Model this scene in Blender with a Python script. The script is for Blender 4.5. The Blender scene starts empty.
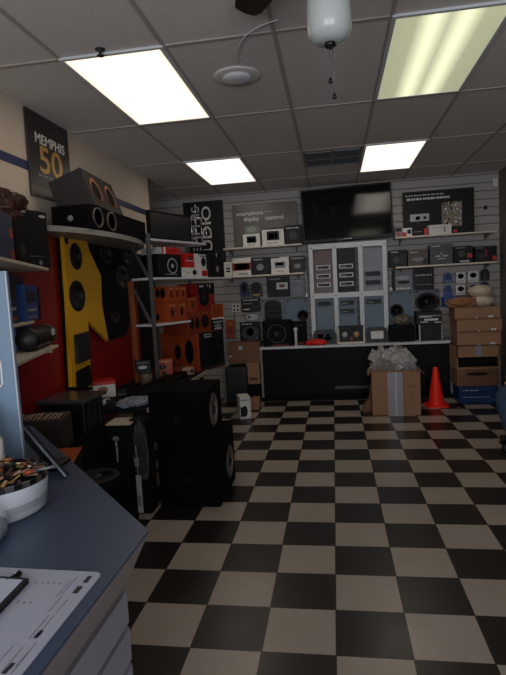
import bpy, bmesh, math, random
from mathutils import Vector, Matrix, noise
R = math.radians
rnd = random.Random(7)
SC = bpy.context.scene
COL = SC.collection

# ------------------------------------------------------------------ camera numbers
FPX, PITCH, YAW, ROLL = 524.8, -0.087, -0.156, -0.053
CAM = Vector((.046, -2.017, 1.481))
_f = Vector((math.sin(YAW)*math.cos(PITCH), math.cos(YAW)*math.cos(PITCH), math.sin(PITCH)))
_r0 = Vector((math.cos(YAW), -math.sin(YAW), 0)); _u0 = _r0.cross(_f)
CR = math.cos(ROLL)*_r0 + math.sin(ROLL)*_u0
CU = -math.sin(ROLL)*_r0 + math.cos(ROLL)*_u0
CF = _f
def ray(px, py): return CF + CR*((px-253)/FPX) - CU*((py-337.5)/FPX)
def hitz(px, py, z):
    d = ray(px, py); return CAM + d*((z-CAM.z)/d.z)
def hitx(px, py, x):
    d = ray(px, py); return CAM + d*((x-CAM.x)/d.x)
def hity(px, py, y):
    d = ray(px, py); return CAM + d*((y-CAM.y)/d.y)

# ------------------------------------------------------------------ materials
def lin(c):
    return tuple((v/12.92 if v <= .04045 else ((v+.055)/1.055)**2.4) for v in c)
def hx(s): return lin(tuple(int(s[i:i+2], 16)/255 for i in (0, 2, 4)))
MATS = {}
def mat(name, col, rough=.6, metal=0., var=.12, scale=18., bump=.0, spec=.5, trans=0., alpha=1., coat=0.):
    if name in MATS: return MATS[name]
    m = bpy.data.materials.new(name); m.use_nodes = True
    nt = m.node_tree; b = nt.nodes['Principled BSDF']
    c = hx(col) if isinstance(col, str) else col
    b.inputs['Roughness'].default_value = rough; b.inputs['Metallic'].default_value = metal
    b.inputs['Specular IOR Level'].default_value = spec
    b.inputs['Transmission Weight'].default_value = trans; b.inputs['Alpha'].default_value = alpha
    b.inputs['Coat Weight'].default_value = coat
    tc = nt.nodes.new('ShaderNodeTexCoord'); n = nt.nodes.new('ShaderNodeTexNoise')
    n.inputs['Scale'].default_value = scale; n.inputs['Detail'].default_value = 4
    nt.links.new(tc.outputs['Object'], n.inputs['Vector'])
    mx = nt.nodes.new('ShaderNodeMix'); mx.data_type = 'RGBA'
    mx.inputs[6].default_value = (*[v*(1-var) for v in c], 1); mx.inputs[7].default_value = (*[min(1, v*(1+var)) for v in c], 1)
    nt.links.new(n.outputs['Fac'], mx.inputs[0]); nt.links.new(mx.outputs[2], b.inputs['Base Color'])
    if bump:
        bp = nt.nodes.new('ShaderNodeBump'); bp.inputs['Strength'].default_value = bump; bp.inputs['Distance'].default_value = .01
        nt.links.new(n.outputs['Fac'], bp.inputs['Height']); nt.links.new(bp.outputs['Normal'], b.inputs['Normal'])
    MATS[name] = m; return m
BLK = mat('black_print', '0c0c0e', .5, spec=.3)
BLKM = mat('matte_black', '101012', .85, spec=.2)
CARPET = mat('black_carpet', '0c0c0e', .95, scale=300, bump=.4, spec=.1)
GLOSS = mat('gloss_black', '08080a', .12)
PLAS = mat('black_plastic', '0e0e10', .42, spec=.35)
CHAR = mat('charcoal', '1f2024', .6)
DGREY = mat('dark_grey', '34363a', .55)
GREY = mat('mid_grey', '7d7f82', .5)
LGREY = mat('light_grey', 'aeb0b2', .5)
WHT = mat('white_card', 'dcdad4', .6, var=.05)
PAINTW = mat('white_metal', 'c9ccd0', .45, var=.05)
IVORY = mat('ivory_laminate', 'cdc3b2', .4, var=.05)
RED = mat('red_print', 'c0201c', .45)
DRED = mat('dark_red', '7d1513', .5)
REDP = mat('red_panel', '8a0d0d', .35, var=.06, scale=3)
ORG = mat('orange_print', '983d18', .5, var=.08)
ORGD = mat('deep_orange', '782a12', .5, var=.08)
GOLD = mat('gold_ink', 'c9a05a', .4, metal=.5)
YEL = mat('yellow_panel', 'e2a81c', .4, var=.06, scale=4)
BLUE = mat('blue_print', '1d4a8c', .45)
DBLUE = mat('dark_blue', '14264e', .5)
SLATE = mat('slate_blue_board', '5d7080', .5, var=.06)
CARD = mat('cardboard', '9a7456', .85, var=.1, scale=9, bump=.1)
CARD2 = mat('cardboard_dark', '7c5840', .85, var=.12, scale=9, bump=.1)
CARDIN = mat('cardboard_inside', '5a3c28', .9)
TAPE = mat('grey_tape', '8d8a90', .3, var=.15, scale=40)
WOOD = mat('brown_wood', '8a4d28', .5, var=.25, scale=12)
CONE = mat('cone_orange', 'ff2a12', .35, var=.05)
CHROME = mat('chrome', 'c8c8ca', .2, metal=1)
STEEL = mat('grey_steel', '6d7074', .4, metal=.6)
PAPERC = mat('silver_cone', '75695e', .5)
RUBBER = mat('rubber', '0e0e10', .6)
BEIGE = mat('beige_bag', 'c9b9a2', .75, bump=.2)
DENIM = mat('denim', '2f4258', .9, scale=200, bump=.3, var=.25)
SKIN = mat('skin', 'b98368', .55, var=.05)
SHIRT = mat('dark_shirt', '23252b', .9)
HAIR = mat('dark_hair', '1c1512', .8)
BROWN = mat('brown_leather', '3c1f14', .5, var=.4, scale=20, bump=.5)
FILM = mat('clear_film', 'bdb9b3', .15, alpha=.33, var=.02, coat=.5)
FILM2 = mat('bright_film', 'e0ddd8', .1, alpha=.5, coat=.6)
BLUEFILM = mat('bluish_film', '98a4b8', .25, alpha=.7, coat=.4)
GLASS = mat('clear_glass', 'eef3f6', .05, trans=1.0)
GREENP = mat('circuit_brown', '84786a', .5, var=.5, scale=80)

# ------------------------------------------------------------------ mesh builder
class MB:
    def __init__(s): s.v = []; s.f = []; s.m = []; s.mats = []; s.sm = []
    def mi(s, m):
        if m not in s.mats: s.mats.append(m)
        return s.mats.index(m)
    def add(s, vs, fs, m, M=None, smooth=False):
        o = len(s.v); k = s.mi(m)
        for p in vs:
            p = Vector(p); s.v.append(M @ p if M else p)
        for f in fs: s.f.append([i+o for i in f]); s.m.append(k); s.sm.append(smooth)
        return s
    def box(s, x0, y0, z0, x1, y1, z1, m, M=None, b=0.):
        if b > 0:
            bm = bmesh.new(); bmesh.ops.create_cube(bm, size=1)
            for v in bm.verts: v.co = Vector(((x0+x1)/2+v.co.x*(x1-x0), (y0+y1)/2+v.co.y*(y1-y0), (z0+z1)/2+v.co.z*(z1-z0)))
            bmesh.ops.bevel(bm, geom=bm.edges[:], offset=min(b, .3*min(abs(x1-x0), abs(y1-y0), abs(z1-z0))), segments=2, affect='EDGES', profile=.5)
            bm.verts.index_update(); vs = [v.co.copy() for v in bm.verts]; fs = [[v.index for v in f.verts] for f in bm.faces]
            bm.free(); return s.add(vs, fs, m, M)
        vs = [(x, y, z) for x in (x0, x1) for y in (y0, y1) for z in (z0, z1)]
        fs = [(0, 1, 3, 2), (4, 6, 7, 5), (0, 4, 5, 1), (2, 3, 7, 6), (0, 2, 6, 4), (1, 5, 7, 3)]
        return s.add(vs, fs, m, M)
    def prism(s, pts, z0, z1, m, M=None):      # outline in local xy, extruded along z
        n = len(pts)
        vs = [(x, y, z0) for x, y in pts]+[(x, y, z1) for x, y in pts]
        fs = [list(range(n))[::-1], list(range(n, 2*n))]+[(i, (i+1) % n, n+(i+1) % n, n+i) for i in range(n)]
        return s.add(vs, fs, m, M)
    def lathe(s, prof, m, M=None, n=24, sx=1., sy=1., smooth=True):       # prof [(r,z)]
        vs = []; fs = []
        for r, z in prof:
            for i in range(n):
                a = 2*math.pi*i/n; vs.append((r*math.cos(a)*sx, r*math.sin(a)*sy, z))
        for j in range(len(prof)-1):
            for i in range(n): fs.append((j*n+i, j*n+(i+1) % n, (j+1)*n+(i+1) % n, (j+1)*n+i))
        fs.append(list(range(n))[::-1]); k = (len(prof)-1)*n; fs.append(list(range(k, k+n)))
        return s.add(vs, fs, m, M, smooth)
    def tube(s, pts, r, m, n=8, M=None):
        pts = [Vector(p) for p in pts]; vs = []; fs = []
        for k, p in enumerate(pts):
            d = (pts[min(k+1, len(pts)-1)]-pts[max(k-1, 0)]).normalized()
            a = d.orthogonal().normalized() if k == 0 else (pa - d*pa.dot(d)).normalized()
            pa = a; b = d.cross(a)
            rr = r[k] if isinstance(r, (list, tuple)) else r
            for i in range(n):
                t = 2*math.pi*i/n; vs.append(p+a*math.cos(t)*rr+b*math.sin(t)*rr)
        for k in range(len(pts)-1):
            for i in range(n): fs.append((k*n+i, k*n+(i+1) % n, (k+1)*n+(i+1) % n, (k+1)*n+i))
        fs.append(list(range(n))[::-1]); q = (len(pts)-1)*n; fs.append(list(range(q, q+n)))
        return s.add(vs, fs, m, M, True)
    def text(s, txt, size, m, M, align='CENTER', ext=.0008, wide=1.):
        c = bpy.data.curves.new('t', 'FONT'); c.body = txt; c.size = size; c.align_x = align; c.align_y = 'CENTER'; c.extrude = ext; c.offset = size*.012
        o = bpy.data.objects.new('t', c); COL.objects.link(o)
        dg = bpy.context.evaluated_depsgraph_get(); me = o.evaluated_get(dg).to_mesh()
        vs = [(v.co.x*wide, v.co.y, v.co.z) for v in me.vertices]; fs = [list(p.vertices) for p in me.polygons]
        s.add(vs, fs, m, M)
        o.evaluated_get(dg).to_mesh_clear(); bpy.data.objects.remove(o); bpy.data.curves.remove(c)
        return s
    def build(s, name, parent=None, loc=(0, 0, 0), rz=0., bevel=0.):
        me = bpy.data.meshes.new(name); me.from_pydata([tuple(v) for v in s.v], [], s.f)
        for m in s.mats: me.materials.append(m)
        for i, p in enumerate(me.polygons): p.material_index = s.m[i]; p.use_smooth = s.sm[i]
        bm = bmesh.new(); bm.from_mesh(me); bmesh.ops.recalc_face_normals(bm, faces=bm.faces[:]); bm.to_mesh(me); bm.free()
        me.update()
        o = bpy.data.objects.new(name, me); COL.objects.link(o)
        o.location = loc; o.rotation_euler = (0, 0, rz)
        if parent: o.parent = parent
        return o
def tag(o, label, cat, group=None, kind=None):
    o['label'] = label; o['category'] = cat
    if group: o['group'] = group
    if kind: o['kind'] = kind
    return o
def thing(name, label, cat, loc=(0, 0, 0), rz=0., group=None):
    o = bpy.data.objects.new(name, None); COL.objects.link(o); o.empty_display_size = .05
    o.location = loc; o.rotation_euler = (0, 0, rz)
    return tag(o, label, cat, group)
def struct(o): o['kind'] = 'structure'; return o
def stuffpart(o): o['kind'] = 'stuff'; return o
RX = lambda a: Matrix.Rotation(a, 4, 'X')
RY = lambda a: Matrix.Rotation(a, 4, 'Y')
RZ = lambda a: Matrix.Rotation(a, 4, 'Z')
TR = lambda x, y, z: Matrix.Translation((x, y, z))

class Frame:      # local x runs to the right along a front, local y goes into it
    def __init__(s, ox, oy, deg): s.o = Vector((ox, oy, 0)); s.a = R(deg); s.c = math.cos(s.a); s.s = math.sin(s.a)
    def tl(s, p): return Vector((s.c*p[0]+s.s*p[1], -s.s*p[0]+s.c*p[1], p[2]))
    def w(s, x, y, z=0): return Vector((s.o.x+s.c*x-s.s*y, s.o.y+s.s*x+s.c*y, z))
    def hit(s, px, py, yl):
        c = s.tl(CAM-s.o); d = s.tl(ray(px, py)); t = (yl-c.y)/d.y; return c+d*t
    def rect(s, l, t, r, b, yl):
        my = (t+b)/2; mx = (l+r)/2
        return s.hit(l, my, yl).x, s.hit(r, my, yl).x, s.hit(mx, b, yl).z, s.hit(mx, t, yl).z
F0 = Frame(0, 0, 0)
FL = Frame(0, 0, 90)          # fronts that face +x: local x = world y, local y = -world x
F1 = Frame(-1.54, 2.5, 68)
F2 = Frame(-1.70, 1.05, 108)

# art on a face of size w x h; M maps (u across, v up, outwards z) to object space
def paint(mb, art, w, h, M):
    for a in art:
        k = a[0]
        if k == 'r': _, u0, v0, u1, v1, m = a; mb.box(u0*w, v0*h, 0, u1*w, v1*h, .0012, m, M)
        elif k == 'c': _, u, v, r, m = a; rr = r*h; mb.lathe([(rr, 0), (rr, .0018)], m, M @ TR(u*w, v*h, 0), 24, smooth=False)
        elif k == 'e': _, u, v, ru, rv, m = a; mb.lathe([(1, 0), (1, .0016)], m, M @ TR(u*w, v*h, 0) @ Matrix.Diagonal((ru*w, rv*h, 1, 1)), 24, smooth=False)
        elif k == 'o':
            _, u, v, r, m, m2 = a; rr = r*h
            mb.lathe([(rr, 0), (rr, .002)], m, M @ TR(u*w, v*h, 0), 24, smooth=False); mb.lathe([(rr*.86, 0), (rr*.86, .0026)], m2, M @ TR(u*w, v*h, 0), 24, smooth=False)
            mb.lathe([(rr*.3, 0), (rr*.26, .0034)], m, M @ TR(u*w, v*h, 0), 16, smooth=False)
        elif k == 'l':      # a line of fine print: little dashes
            _, u0, v, u1, hh, m = a; u = u0; q = random.Random(int((u0+v)*1000)+len(mb.v))
            while u < u1:
                d = (u1-u0)*(.08+.14*q.random()); mb.box(u*w, (v-hh/2)*h, 0, min(u+d, u1)*w, (v+hh/2)*h, .0012, m, M); u += d+(u1-u0)*.05
        elif k == 't': _, u, v, sz, txt, m = a; mb.text(txt, sz*h, m, M @ TR(u*w, v*h, .0006))
def face_M(w, d, h, side):
    if side == 'front': return TR(-w/2, 0, 0) @ RX(R(90)), w, h
    if side == 'right': return TR(w/2, 0, 0) @ RZ(R(90)) @ RX(R(90)), d, h
    if side == 'left': return TR(-w/2, d, 0) @ RZ(R(-90)) @ RX(R(90)), d, h
    if side == 'top': return TR(-w/2, 0, h), w, d
def carton_mesh(w, d, h, m, front=(), left=(), right=(), top=(), b=.003, facemat=None):
    mb = MB(); mb.box(-w/2, 0, 0, w/2, d, h, m, b=b)
    fm = facemat or {}
    for side, mm in fm.items():
        M, a, c = face_M(w, d, h, side); mb.box(.002, .002, 0, a-.002, c-.002, .0006, mm, M)
    for side, art in (('front', front), ('left', left), ('right', right), ('top', top)):
        if art: M, a, c = face_M(w, d, h, side); paint(mb, art, a, c, M @ TR(0, 0, .0004))
    return mb
def carton(F, px, yl, d, m, label, cat='box', name='product_box', z0=None, group=None, tilt=0., h=None, **kw):
    x0, x1, zb, zt = F.rect(*px, yl)
    if z0 is None: z0 = zb
    hh = h or (zt-z0)
    mb = carton_mesh(x1-x0, d, hh, m, **kw)
    o = mb.build(name, None, F.w((x0+x1)/2, yl, z0), F.a+R(tilt))
    return tag(o, label, cat, group)

# ================================================================== SETTING
H = 2.85; FT = .3048
def floor_material():
    m = bpy.data.materials.new('checker_floor'); m.use_nodes = True; nt = m.node_tree; b = nt.nodes['Principled BSDF']
    tc = nt.nodes.new('ShaderNodeTexCoord'); mp = nt.nodes.new('ShaderNodeMapping'); mp.inputs['Scale'].default_value = (1/FT, 1/FT, 1/FT)
    mp.inputs['Location'].default_value = (101, 100, .5)
    nt.links.new(tc.outputs['Object'], mp.inputs[0])
    ck = nt.nodes.new('ShaderNodeTexChecker'); ck.inputs['Scale'].default_value = 1
    ck.inputs['Color1'].default_value = (1, 1, 1, 1); ck.inputs['Color2'].default_value = (0, 0, 0, 1)
    nt.links.new(mp.outputs[0], ck.inputs[0])
    n = nt.nodes.new('ShaderNodeTexNoise'); n.inputs['Scale'].default_value = 45; n.inputs['Detail'].default_value = 6; nt.links.new(tc.outputs['Object'], n.inputs['Vector'])
    n2 = nt.nodes.new('ShaderNodeTexNoise'); n2.inputs['Scale'].default_value = 3; n2.inputs['Detail'].default_value = 5; nt.links.new(tc.outputs['Object'], n2.inputs['Vector'])
    def mix(a, bb, fac):
        x = nt.nodes.new('ShaderNodeMix'); x.data_type = 'RGBA'
        for i, v in ((6, a), (7, bb)):
            if isinstance(v, tuple): x.inputs[i].default_value = (*v, 1)
            else: nt.links.new(v, x.inputs[i])
        nt.links.new(fac, x.inputs[0]); return x.outputs[2]
    lt = mix(hx('a2988d'), hx('c0b6aa'), n.outputs['Fac']); dk = mix(hx('161310'), hx('2b2622'), n.outputs['Fac'])
    lt2 = mix(lt, hx('998d80'), n2.outputs['Fac'])
    col = mix(lt2, dk, ck.outputs['Fac'])
    # thin seams between the tiles
    sep = nt.nodes.new('ShaderNodeSeparateXYZ'); nt.links.new(mp.outputs[0], sep.inputs[0])
    def M_(op, a, bb=None):
        x = nt.nodes.new('ShaderNodeMath'); x.operation = op
        for i, v in enumerate((a, bb)):
            if v is None: continue
            if isinstance(v, (int, float)): x.inputs[i].default_value = v
            else: nt.links.new(v, x.inputs[i])
        return x.outputs[0]
    e = []
    for ax in (0, 1):
        fr = M_('FRACT', sep.outputs[ax]); e.append(M_('LESS_THAN', M_('MINIMUM', fr, M_('SUBTRACT', 1, fr)), .008))
    seam = M_('MAXIMUM', e[0], e[1])
    col = mix(col, hx('2a241f'), seam)
    nt.links.new(col, b.inputs['Base Color'])
    rr = nt.nodes.new('ShaderNodeMapRange'); rr.inputs[3].default_value = .22; rr.inputs[4].default_value = .42; nt.links.new(n2.outputs['Fac'], rr.inputs[0]); nt.links.new(rr.outputs[0], b.inputs['Roughness'])
    bp = nt.nodes.new('ShaderNodeBump'); bp.inputs['Strength'].default_value = .06; nt.links.new(n2.outputs['Fac'], bp.inputs['Height']); nt.links.new(bp.outputs[0], b.inputs['Normal'])
    return m
struct(MB().box(-3.2, -4.3, -.1, 2.6, 5.7, 0, floor_material()).build('floor'))
WALLM = mat('painted_wall', 'cdbfae', .85, var=.04, scale=2, bump=.05)
CEILM = mat('ceiling_tile', 'd0cac4', .95, var=.05, scale=120, bump=.3)
BARM = mat('ceiling_bar', 'a89f97', .6, var=.03)
struct(MB().box(-3.2, -4.3, H, 2.6, 5.7, H+.1, CEILM).build('ceiling'))
tb = MB()
GX = [-2.7*FT+i*2*FT for i in range(-4, 6)]; GY = [2.93*FT+i*4.06*FT for i in range(-4, 5)]
for x in GX:
    if -3.1 < x < 2.2: tb.box(x-.011, -4, H-.006, x+.011, 5.3, H+.002, BARM)
for y in GY: tb.box(-3, y-.011, H-.0065, 2.2, y+.011, H+.002, BARM)
struct(tb.build('trim_1'))
struct(MB().box(-2.12, -4.0, 0, -2.02, 3.92, H, WALLM).build('wall_left'))
DARKW = mat('dark_wall', '5c564f', .85)
struct(MB().box(-3.0, 3.92, 0, -2.02, 4.0, H, DARKW).build('wall_alcove'))
struct(MB().box(-3.0, 4.0, 0, -2.9, 5.3, H, DARKW).build('wall_alcove_side'))
struct(MB().box(-3.0, 5.32, 0, 2.3, 5.42, H, DARKW).build('wall_back'))
struct(MB().box(2.2, -4.0, 0, 2.3, 5.4, H, mat('right_wall', '6f655c', .8, var=.04, scale=2)).build('wall_right'))
SLATM = mat('slatwall_board', 'a8a49c', .55, var=.04, scale=4)
sl = MB(); z = .0
while z < H-.01:
    z1 = min(z+.0955, H); sl.box(-2.9, 5.290, z, 2.2, 5.305, z1, SLATM); z += .105
sl.box(-2.9, 5.305, 0, 2.2, 5.32, H, DGREY)
struct(sl.build('trim_2'))
st = MB().box(-2.0205, -3.9, 2.405, -2.014, 3.9, 2.465, mat('blue_tape_trim', '1c2a58', .5)); struct(st.build('trim_3'))
struct(MB().box(-2.0199, 2.98, 0, -2.012, 3.9, 1.95, BLKM).build('trim_4'))
# shop front behind the camera with its big windows
wf = MB(); wf.box(-2.12, -4.1, 0, 2.3, -4.0, .7, WALLM); wf.box(-2.12, -4.1, 2.3, 2.3, -4.0, H, WALLM)
for x in (-2.12, -.15, 2.0): wf.box(x, -4.1, .7, x+.3, -4.0, 2.3, WALLM)
struct(wf.build('wall_front'))
for i, (a, b_) in enumerate(((-1.82, -.15), (.15, 2.0))):
    w = MB()
    w.box(a, -4.08, .7, b_, -4.02, .74, DGREY); w.box(a, -4.08, 2.26, b_, -4.02, 2.3, DGREY); w.box(a, -4.08, .74, a+.04, -4.02, 2.26, DGREY); w.box(b_-.04, -4.08, .74, b_, -4.02, 2.26, DGREY)
    w.box(a+.04, -4.052, .74, b_-.04, -4.046, 2.26, mat('window_glass', 'ffffff', .02, alpha=.08, var=0))
    struct(w.build('window_%d' % (i+1)))
    L = bpy.data.lights.new('daylight', 'AREA'); L.shape = 'RECTANGLE'; L.size = b_-a; L.size_y = 1.6; L.energy = 150; L.color = (.90, .93, 1)
    lo = bpy.data.objects.new('daylight', L); COL.objects.link(lo); lo.location = ((a+b_)/2, -4.2, 1.5); lo.rotation_euler = (R(108), 0, 0)
W = bpy.data.worlds.new('w'); SC.world = W; W.use_nodes = True
W.node_tree.nodes['Background'].inputs[0].default_value = (.35, .5, .8, 1); W.node_tree.nodes['Background'].inputs[1].default_value = .3

# ------------------------------------------------------------------ ceiling lights
def diffuser_mat(name, col, base, peak, tubes):
    m = bpy.data.materials.new(name); m.use_nodes = True; nt = m.node_tree; b = nt.nodes['Principled BSDF']
    b.inputs['Base Color'].default_value = (*col, 1); b.inputs['Roughness'].default_value = .5
    b.inputs['Emission Color'].default_value = (*col, 1)
    if tubes:
        tc = nt.nodes.new('ShaderNodeTexCoord'); sp = nt.nodes.new('ShaderNodeSeparateXYZ'); nt.links.new(tc.outputs['Object'], sp.inputs[0])
        cr = nt.nodes.new('ShaderNodeValToRGB'); mr = nt.nodes.new('ShaderNodeMapRange'); mr.inputs[1].default_value = -.285; mr.inputs[2].default_value = .285
        nt.links.new(sp.outputs[0], mr.inputs[0]); nt.links.new(mr.outputs[0], cr.inputs[0])
        e = cr.color_ramp.elements; e[0].position = 0; e[0].color = (.3, .3, .3, 1); e[1].position = 1; e[1].color = (.3, .3, .3, 1)
        for p, v in ((.2, .33), (.36, 1), (.5, .42), (.64, 1), (.8, .33)):
            x = e.new(p); x.color = (v, v, v, 1)
        mu = nt.nodes.new('ShaderNodeMath'); mu.operation = 'MULTIPLY'; mu.inputs[1].default_value = peak
        nt.links.new(cr.outputs[0], mu.inputs[0]); nt.links.new(mu.outputs[0], b.inputs['Emission Strength'])
    else:      # brighter over the tubes, fading at the rim
        tc = nt.nodes.new('ShaderNodeTexCoord'); sp = nt.nodes.new('ShaderNodeSeparateXYZ'); nt.links.new(tc.outputs['Object'], sp.inputs[0])
        def mth(op, a, c=None):
            x = nt.nodes.new('ShaderNodeMath'); x.operation = op
            for i, v in enumerate((a, c)):
                if v is None: continue
                if isinstance(v, (int, float)): x.inputs[i].default_value = v
                else: nt.links.new(v, x.inputs[i])
            return x.outputs[0]
        dx = mth('SUBTRACT', .29, mth('ABSOLUTE', sp.outputs[0])); dy = mth('SUBTRACT', .60, mth('ABSOLUTE', sp.outputs[1]))
        d = mth('MINIMUM', mth('DIVIDE', mth('MINIMUM', dx, dy), .2), 1.0)
        nt.links.new(mth('ADD', mth('MULTIPLY', d, base*.75), base*.25), b.inputs['Emission Strength'])
    return m
DW = diffuser_mat('diffuser_warm', (1, .82, .64), 7.0, 0, False)
DW2 = diffuser_mat('diffuser_warm_far', (1, .88, .76), 6.5, 0, False)
DG = diffuser_mat('diffuser_tubes', (.93, .95, .62), 0, 2.1, True)
def ceiling_light(x, y, dm, lab):
    t = thing('ceiling_light', lab, 'ceiling light', (x, y, H-.012), 0, 'recessed fluorescent ceiling lights')
    f = MB(); a, b_ = FT, 2*FT; q = .022
    f.box(-a, -b_, -.004, a, -b_+q, .01, PAINTW); f.box(-a, b_-q, -.004, a, b_, .01, PAINTW); f.box(-a, -b_+q, -.004, -a+q, b_-q, .01, PAINTW); f.box(a-q, -b_+q, -.004, a, b_-q, .01, PAINTW)
    f.build('frame', t)
    MB().box(-a+q, -b_+q, .0, a-q, b_-q, .009, dm).build('diffuser', t)
CX1, CX2 = -3.7*FT, 2.3*FT; CY1, CY2 = 4.87*FT, 12.98*FT
ceiling_light(CX1, CY1, DW, 'large bright warm ceiling light nearest the left wall')
ceiling_light(CX2, CY1, DG, 'dim yellowish ceiling light with two visible tubes')
ceiling_light(CX1, CY2, DW2, 'far ceiling light above the black audio banner')
ceiling_light(CX2, CY2, DW2, 'far ceiling light in front of the television')

# vent
v0 = hitz(304, 152, H); v1 = hitz(392*0+360, 163, H)
t = thing('ceiling_vent', 'grey louvred air vent panel in the ceiling above the television', 'vent', (.09, 3.75, H-.012))
MB().box(-.29, -.3, .006, .29, .3, .0115, CHAR).build('backing', t)
f = MB()
for x in (-.29, -.01, .27): f.box(x, -.3, -.002, x+.02, .3, .006, GREY)
for y in (-.3, -.01, .28): f.box(-.29, y, -.002, .29, y+.02, .006, GREY)
f.build('frame', t)
f = MB()
for i in range(14):
    y = -.27+i*.04
    if abs(y) > .015: f.box(-.27, y-.004, -.001, .27, y+.008, .005, DGREY)
f.build('louvre', t)
# round ceiling speaker
t = thing('ceiling_speaker', 'round white disc fitted in the ceiling tile beside the fan', 'ceiling speaker', (-.505, 1.40, H-.001))
MB().lathe([(.15, 0), (.15, -.008), (.14, -.012), (.1, -.012)], CEILM).build('outer_ring', t)
MB().lathe([(.1, -.014), (.085, -.03), (.04, -.035), (.001, -.036)], PAINTW).build('cover', t)
pts = []
for i in range(26):
    a = i/25; pts.append((-.43-.12*math.sin(a*3.2)+.25*a, 1.22-.45*a+.05*math.sin(a*6), H-.012))
tag(MB().tube(pts, .004, PAINTW, 6).build('cable'), 'thin white cable looping along the ceiling beside the round disc', 'cable')
p = hitz(100, 49, H)
t = thing('sprinkler_head', 'small metal sprinkler head at the edge of the left ceiling light', 'sprinkler', (p.x, .84, H))
MB().lathe([(.028, 0), (.028, -.004), (.008, -.006), (.008, -.03), (.02, -.034), (.02, -.037)], CHAR, n=14).build('body', t)

# ceiling fan
FXc, FYc = .068, -.02
t = thing('ceiling_fan', 'dark ceiling fan with frosted white globe and two pull chains', 'ceiling fan', (FXc, FYc, 0))
MB().lathe([(.07, H), (.065, H-.04), (.04, H-.05), (.1, 2.79), (.12, 2.77), (.12, 2.72), (.09, 2.69), (.045, 2.67), (.045, 2.58), (.07, 2.565), (.07, 2.53), (.05, 2.52)], PLAS).build('motor', t)
for k in range(5):
    M = RZ(R(72*k+54)) @ TR(0, 0, 2.765) @ RX(R(10))
    MB().prism([(.17, -.05), (.6, -.068), (.64, -.05), (.65, 0), (.64, .05), (.6, .068), (.17, .05)], 0, .007, mat('fan_blade', '2b211b', .45), M).build('blade', t)
    MB().box(.09, -.018, -.004, .22, .018, .0, STEEL, M).build('blade_iron', t)
GLOBE = mat('frosted_globe', 'b4bab8', .25, var=.01)
MB().lathe([(.055, 2.54), (.072, 2.525), (.079, 2.51), (.080, 2.42), (.075, 2.385), (.055, 2.362), (.022, 2.355)], GLOBE, n=32).build('globe', t)
MB().lathe([(.065, 2.555), (.07, 2.54), (.06, 2.53)], STEEL).build('globe_collar', t)
MB().lathe([(.02, 2.36), (.021, 2.345), (.01, 2.336), (.002, 2.335)], PLAS).build('finial', t)
for dx, zb in ((-.004, 2.21), (.008, 2.155)):
    c = MB().tube([(dx, -.01, 2.345), (dx+.001, -.012, zb+.02)], .0012, STEEL, 6).build('pull_chain', t)
    MB().lathe([(.002, .022), (.007, .014), (.008, .004), (.003, 0)], PLAS, TR(dx+.001, -.012, zb), 10).build('chain_pull', c)

# ================================================================== BACK WALL
def wall_shelf(x0, x1, z, label, yb=5.29, yf=5.0):
    t = thing('wall_shelf', label, 'shelf', ((x0+x1)/2, yb, z-.022), 0, 'ivory shelves on the slatwall')
    w = (x1-x0)/2
    MB().box(-w, yf-yb, 0, w, 0, .022, IVORY, b=.003).build('board', t)
    for s in (-1, 1):
        MB().prism([(0, 0), (yf-yb+.03, 0), (yf-yb+.03, -.015), (0, -.07)], -.002, .002, STEEL, TR(s*(w-.08), 0, 0) @ Matrix(((0, 0, 1, 0), (1, 0, 0, 0), (0, 1, 0, 0), (0, 0, 0, 1)))).build('bracket', t)
Z1, Z2 = 2.082, 1.702
wall_shelf(-1.40, -.345, Z1, 'ivory wall shelf under the smartphone poster')
wall_shelf(-1.42, -.335, Z2, 'ivory wall shelf below the smartphone poster shelf')
wall_shelf(.855, 2.09, Z1, 'ivory wall shelf under the poster right of the television')
wall_shelf(.845, 2.085, Z2, 'lower ivory wall shelf right of the framed speaker display')

def poster_obj(name, label, x0, x1, z0, z1, y, m, artf, lean=0., cat='poster', rz=0):
    w = x1-x0; h = z1-z0; mb = MB(); mb.box(-w/2, 0, 0, w/2, .012, h, m, b=.002)
    artf(mb, w, h)
    o = mb.build(name, None, ((x0+x1)/2, y, z0), rz); o.rotation_euler = (R(lean), 0, rz)
    return tag(o, label, cat)
POST = mat('poster_brown', '57504a', .3, var=.25, scale=5)
def art1(mb, w, h):
    M = TR(-w/2, 0, 0) @ RX(R(90))
    mb.text('smartphone', .105*h*1.25, WHT, M @ TR(.27*w, .79*h, .0006))
    mb.text('display', .105*h*1.3, WHT, M @ TR(.29*w, .66*h, .0006)); mb.text('control', .105*h*1.4, WHT, M @ TR(.65*w, .66*h, .0006))
    paint(mb, [('l', .5, .80, .62, .02, LGREY), ('r', .17, .2, .4, .5, mat('poster_screen', '6a746a', .3, var=.4, scale=20)), ('e', .28, .42, .08, .07, mat('poster_glow', '8d9184', .4))], w, h, M)
poster_obj('wall_poster', 'brown poster reading smartphone display control behind boxes on the shelf', -1.276, -.40, Z1, 2.665, 5.17, POST, art1)
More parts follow.
